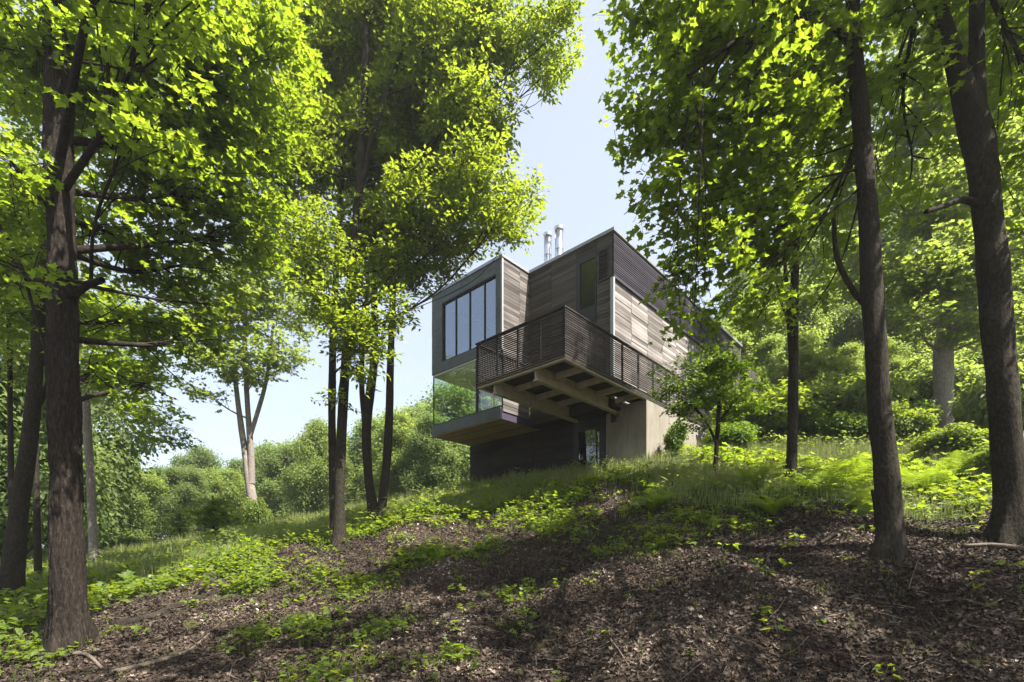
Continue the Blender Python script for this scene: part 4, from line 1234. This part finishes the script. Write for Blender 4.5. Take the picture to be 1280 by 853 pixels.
# rooms inside
rm = HB()
rm.b(XL + .10, XR - .12, YF + .125, 3.0, ZR - .30, ZR - .14, .5)                # ceiling
rm.b(XL + .101, XR - .121, 2.9, 2.98, 6.42, ZR - .30, .5)                      # back wall
rm.build('ceiling', M['white'], house)
fl = HB(); fl.b(XL + .10, XR - .12, YF + .125, 3.0, 6.28, 6.42, .5); fl.build('interior_floor', M['floor'], house)
pt_ = HB(); pt_.b(-4.15, -3.45, .9, 1.0, 6.43, 8.15, .5); pt_.build('partition', M['white'], house)
# lower glazed storey
ZG0, ZG1 = 4.57, 6.2
sf = HB(); sf.b(XL + .02, XR - .06, YF + .02, 3.0, ZG1, 6.248, .5); sf.build('ceiling', M['white'], house)
gw = HB()
gw.b(XL + .005, XR - .02, YF + .03, YF + .09, ZG0 - .005, ZG0 + .045, .2)
gwin = gw.build('corner_window', M['darkmetal'], house)
for x0_, x1_, y0_, y1_ in ((XL + .005, XL + .035, YF + .035, YF + .065), (XR - 1.16, XR - 1.08, YF + .02, YF + .10), (XR - .06, XR - .02, YF + .03, YF + .09), (XL + .005, XL + .05, .92, .98), (XL + .005, XL + .05, 2.9, 2.96)):
    q = HB(); q.b(x0_, x1_, y0_, y1_, ZG0 + .046, ZG1, .2); q.build('mullion', M['darkmetal'], gwin)
q = HB(); q.b(XL + .036, XR - 1.15, YF + .045, YF + .053, ZG0 + .046, ZG1, .5); q.build('pane', M['clear'], gwin)
q = HB(); q.b(XR - 1.09, XR - .06, YF + .045, YF + .053, ZG0 + .03, ZG1, .5); q.build('pane', M['clear'], gwin)
q = HB(); q.b(XL + .015, XL + .023, .98, 2.9, ZG0, ZG1, .5); q.build('pane', M['clear'], gwin)
q = HB(); q.b(XL + .05, XR - .12, 2.93, 2.938, ZG0, ZG1, .5); q.build('pane', M['clear'], gwin)
q = HB(); q.b(XL + .015, XL + .023, YF + .066, .92, ZG0, ZG1, .5); q.build('pane', M['clear'], gwin)
fa = HB()
fa.b(XL, XR - .06, YF + .005, 2.99, 4.26, ZG0 - .03, .5)
x = XL
while x < XR - .1:
    xt = min(x + 1.08, XR - .06)
    fa.b(x + .003, xt - .003, YF - .012, YF + .0045, 4.235, ZG0 - .01, random.random()); x = xt
fa.b(XL - .012, XL - .0005, YF + .003, 1.6, 4.235, ZG0 - .01, .5)
fa.build('fascia', M['cladding'], house)
fl = HB(); fl.b(XL + .03, XR - .07, YF + .09, 2.99, ZG0 - .029, ZG0 - .005, .5); fl.build('interior_floor', M['floor'], house)
so = HB()
y = YF + .01
while y < .46:
    so.b(XL + .004, XR - .065, y + .003, y + .11, 4.205, 4.234, random.random()); y += .113
so.build('soffit', M['soffit'], house)
pp = HB(); pp.b(XR - .058, XR - .027, YF + .0, .46, 4.2, ZF + .1, .4); pp.b(XR - .02, -1.7, .40, .47, 4.2, ZF - .22, .4)
pp.build('end_panel', M['purple'], house)
# lower storey
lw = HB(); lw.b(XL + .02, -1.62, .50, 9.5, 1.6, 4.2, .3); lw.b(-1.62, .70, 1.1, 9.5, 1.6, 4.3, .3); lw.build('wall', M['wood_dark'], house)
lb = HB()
boards_x(lb, XL + .02, -1.62, .50, 2.0, 4.2, [XL + .02, -5.2, -4.2, -3.2, -2.4, -1.62], .098, (), tone=(-.15, .25))  # lack of skylight below the box put into lower board tones
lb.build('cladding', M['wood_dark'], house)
dr = HB()
dr.b(-1.62, -1.46, .46, .56, 2.0, 4.25, .3); dr.b(-.72, -.53, .46, .56, 2.0, 4.25, .3); dr.b(-1.46, -.72, .46, .56, 3.88, 4.25, .3); dr.b(-1.46, -.72, .47, .56, 2.0, 2.45, .3)
door = dr.build('door', M['darkmetal'], house)
q = HB(); q.b(-1.46, -.72, .51, .517, 2.45, 3.88, .5); q.build('pane', M['clear'], door)
q = HB(); q.b(-1.40, -1.385, .44, .46, 3.05, 3.2, .5); q.b(-1.40, -1.385, .46, .512, 3.05, 3.065, .5); q.b(-1.40, -1.385, .46, .512, 3.185, 3.2, .5); q.build('handle', M['steel'], door)
cc = HB()
cc.b(-.53, -.38, .50, 1.09, 1.6, 4.34, .5)
cc.b(-.38, -.10, .50, 1.09, 1.6, 3.93, .5); cc.b(-.38, -.10, .78, 1.09, 3.93, 4.34, .5)
cc.b(-.10, .734, .474, 1.09, 1.6, 4.34, .5); cc.b(.50, .734, 1.09, 6.6, 1.6, 4.34, .5)
cc.build('concrete_wall', M['concrete'], house)
# low wing at the far end
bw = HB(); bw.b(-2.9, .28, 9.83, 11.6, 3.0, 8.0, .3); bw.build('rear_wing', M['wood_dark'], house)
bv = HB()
y = 9.83
while y < 11.55:
    bv.b(.281, .30, y + .012, y + .16, 4.4, 7.98, random.random() * .8); y += .165
x = -.02
while x < .26:
    bv.b(x + .01, x + .13, 9.805, 9.829, 4.4, 7.98, random.random() * .8); x += .14
bv.build('vertical_cladding', M['wood_dark'], house)

# flues
for fx, rad in ((-2.66, .118), (-2.22, .125)):
    f_ = HB()
    f_.tube([np.array([fx * U, .55 * U, hz(8.8)]), np.array([fx * U, .55 * U, hz(9.5)]), np.array([fx * U, .55 * U, hz(10.14)])], rad * U, 20, .5)
    f_.tube([np.array([fx * U, .55 * U, hz(9.55)]), np.array([fx * U, .55 * U, hz(9.58)])], rad * U * 1.05, 20, .5)
    fo = f_.build('flue', M['steel'], house, True)
    k_ = HB()
    k_.tube([np.array([fx * U, .55 * U, hz(10.15)]), np.array([fx * U, .55 * U, hz(10.24)])], rad * U * 1.28, 20, .5)
    k_.build('cap', M['steel'], fo)

# deck
DX0, DX1, DY0 = -1.95, .734, -3.11
ZB = 4.36
dk = HB()
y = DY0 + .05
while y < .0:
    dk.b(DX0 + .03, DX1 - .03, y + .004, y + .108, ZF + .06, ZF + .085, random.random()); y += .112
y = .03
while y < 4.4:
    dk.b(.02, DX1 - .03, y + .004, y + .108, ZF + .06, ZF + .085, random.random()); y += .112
dk.b(DX0 + .05, DX1 - .05, DY0 + .06, -.0, ZF + .052, ZF + .0585, .1)  # thin sheet added under the boards to block sun through the gaps
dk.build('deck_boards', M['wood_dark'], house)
eb = HB()
eb.b(DX0, DX1, DY0, DY0 + .09, ZB - .02, ZF + .05, .5); eb.b(DX0, DX0 + .09, DY0 + .09, .46, ZB - .02, ZF + .05, .5); eb.b(DX1 - .09, DX1, DY0 + .09, 4.4, ZB - .02, ZF + .05, .5)
eb.build('edge_beam', M['beam'], house)
for s_ in (.91, 2.22):
    q = HB(); xx = DX1 - s_
    q.b(xx - .065, xx + .065, DY0 + .12, .70 if s_ < 1 else .50, ZB - .22, ZB - .185, .5); q.b(xx - .025, xx + .025, DY0 + .12, .70 if s_ < 1 else .50, ZB - .185, ZF + .02, .5); q.b(xx - .065, xx + .065, DY0 + .12, .5, ZF + .02, ZF + .055, .5)
    q.build('cantilever_beam', M['beam'], house)
for yy in (-2.3, -1.45, -.6, .2):
    for a, b in ((DX0 + .09, DX1 - 2.22 - .066), (DX1 - 2.22 + .066, DX1 - .91 - .066), (DX1 - .91 + .066, DX1 - .09)):
        q = HB(); q.b(a, b, yy - .035, yy + .035, ZB - .03, ZF + .05, .5); q.build('joist', M['beam'], house)
# slatted guard rail
rl = HB()
zr0, zr1 = ZB + .02, 5.46
z = zr0
while z < zr1 - .05:
    rl.b(DX0 - .03, DX1 + .03, DY0 - .028, DY0 - .012, z, z + .022, random.random())
    rl.b(DX1 + .012, DX1 + .028, DY0 - .008, 4.4, z, z + .022, random.random())
    rl.b(DX0 - .035, DX0 - .012, DY0 - .008, -.0, z, z + .022, random.random()); z += .05
guard = rl.build('guard_rail', M['slat'], house)
q = HB(); q.b(DX0 - .04, DX1 + .04, DY0 - .045, DY0 + .03, zr1 - .03, zr1, .5); q.b(DX1 - .03, DX1 + .045, DY0 + .032, 4.4, zr1 - .03, zr1, .5); q.b(DX0 - .045, DX0 + .03, DY0 + .032, -.0, zr1 - .03, zr1, .5)
q.build('hand_rail', M['slat'], guard)
posts = [(x_, DY0 + .012) for x_ in (DX0 + .02, DX0 + .68, DX0 + 1.34, DX0 + 2.0, DX1 - .035)] + [(DX1 - .035, y_) for y_ in (-2.3, -1.5, -.7, .1, .9, 1.7, 2.5, 3.3, 4.1)] + [(DX0 + .02, y_) for y_ in (-2.2, -1.3, -.4)]
for px_, py_ in posts:
    q = HB(); q.b(px_ - .022, px_ + .022, py_ - .02, py_ + .02, ZF + .086, zr1 - .031, .2); q.build('post', M['darkmetal'], guard)

# deck furniture
seat = hw(-.75, -1.5, 0); zd = (ZF + .088) * U
tb = empty('deck_bench', (seat[0], seat[1], zd), 'reddish wooden bench with a white cushion, glimpsed through the slatted deck rail', 'bench', None, math.atan2(AX[1], AX[0]))
q = MB(); [q.box(-.7, .7, -.22 + i * .11, -.13 + i * .11, .40, .44) for i in range(4)]; q.build('seat', plain('red_cedar', (.33, .13, .08), .6, 0, .3, 6.0), tb)
for lx in (-.62, .62):
    for ly in (-.18, .15):
        q = MB(); q.box(lx - .03, lx + .03, ly - .03, ly + .03, 0, .398, .5); q.build('leg', M['slat'], tb)
q = MB(); q.box(.05, .6, -.2, .18, .442, .52, .5); tag(q.build('seat_cushion', M['white'], tb))

# outbuilding on the slope behind
g0 = ray_ground(1062, 500, 24)
ob = empty('outbuilding', g0, 'low weathered grey building on the wooded slope at the right, mostly behind leaves', 'shed', None, -.55)
q = MB(); q.box(-2.4, 2.4, -1.2, 1.2, -1.5, 1.5, .4); q.build('wall', M['wood'], ob)
q = MB(); q.quads([(-2.7, -1.5, 1.35), (2.7, -1.5, 1.35), (2.7, 0, 2.3), (-2.7, 0, 2.3), (-2.7, -1.5, 1.43), (2.7, -1.5, 1.43), (2.7, 0, 2.38), (-2.7, 0, 2.38)], [(0, 3, 2, 1), (4, 5, 6, 7), (0, 1, 5, 4), (1, 2, 6, 5), (3, 0, 4, 7)], .5)
q.quads([(-2.7, 1.5, 1.35), (2.7, 1.5, 1.35), (2.7, 0, 2.3), (-2.7, 0, 2.3), (-2.7, 1.5, 1.43), (2.7, 1.5, 1.43), (2.7, 0, 2.38), (-2.7, 0, 2.38)], [(0, 1, 2, 3), (7, 6, 5, 4), (1, 0, 4, 5), (2, 1, 5, 6), (0, 3, 7, 4)], .5)
q.build('roof', plain('slate_roof', (.16, .15, .18), .8, 0, .2, 5.0), ob)

# thin summer haze
m, nt, out = new_mat('summer_haze')
pv = N(nt, 'ShaderNodeVolumePrincipled')
pv.inputs['Color'].default_value = (.93, .95, .97, 1); pv.inputs['Density'].default_value = .0007; pv.inputs['Anisotropy'].default_value = .3
nt.links.new(pv.outputs[0], out.inputs['Volume'])
hb = MB(); zlo = float(Z.min()) - 1; xlo, xhi, ylo, yhi = gx.min() - 2, gx.max() + 2, gy.min() - 2, gy.max() + 2
hb.box(xlo, xhi, ylo, yhi, zlo, 48.0, .5)
tag(hb.build('haze', m), 'thin pale summer haze in the air', 'haze', kind='stuff')

# ------------------------------------------------------------------ light, sky, camera
EL = math.radians(57)
sh = np.array([.835, -.549])
sun_dir = Vector((sh[0] * math.cos(EL), sh[1] * math.cos(EL), math.sin(EL)))
sd_ = bpy.data.lights.new('sun', 'SUN')
sd_.energy = 4.9; sd_.angle = math.radians(.53); sd_.color = (1, .95, .86)
so_ = bpy.data.objects.new('sun', sd_); COL.objects.link(so_)
so_.rotation_euler = (-sun_dir).to_track_quat('-Z', 'Y').to_euler()
so_.location = (20, -12, 30)

wld = bpy.data.worlds.new('World'); scene.world = wld
wld.use_nodes = True
nt = wld.node_tree; nt.nodes.clear()
sky = N(nt, 'ShaderNodeTexSky', sky_type='NISHITA')
sky.sun_disc = False
sky.sun_elevation = EL
sky.sun_rotation = math.atan2(sh[0], sh[1])
sky.dust_density = 2.5; sky.air_density = 1.0; sky.ozone_density = 1.0
bg = N(nt, 'ShaderNodeBackground'); bg.inputs[1].default_value = .102
wo = N(nt, 'ShaderNodeOutputWorld')
nt.links.new(mixc(nt, .56, sky.outputs[0], (2.3, 2.36, 2.42)), bg.inputs[0]); nt.links.new(bg.outputs[0], wo.inputs[0])

cam = bpy.data.cameras.new('camera'); co = bpy.data.objects.new('camera', cam); COL.objects.link(co)
co.location = (0, 0, 0); co.rotation_euler = (math.radians(90), 0, 0)
cam.sensor_width = 36; cam.lens = F / 1280 * 36
cam.shift_y = (HY - 426.5) / 1280
cam.clip_end = 3000
scene.camera = co
scene.view_settings.view_transform = 'Standard'
scene.view_settings.look = 'None'
scene.view_settings.exposure = 1.93
scene.view_settings.gamma = 1
cy = scene.cycles
cy.max_bounces = 12; cy.diffuse_bounces = 7; cy.glossy_bounces = 3; cy.transmission_bounces = 7; cy.transparent_max_bounces = 10
cy.use_denoising = True
cy.sample_clamp_indirect = 6
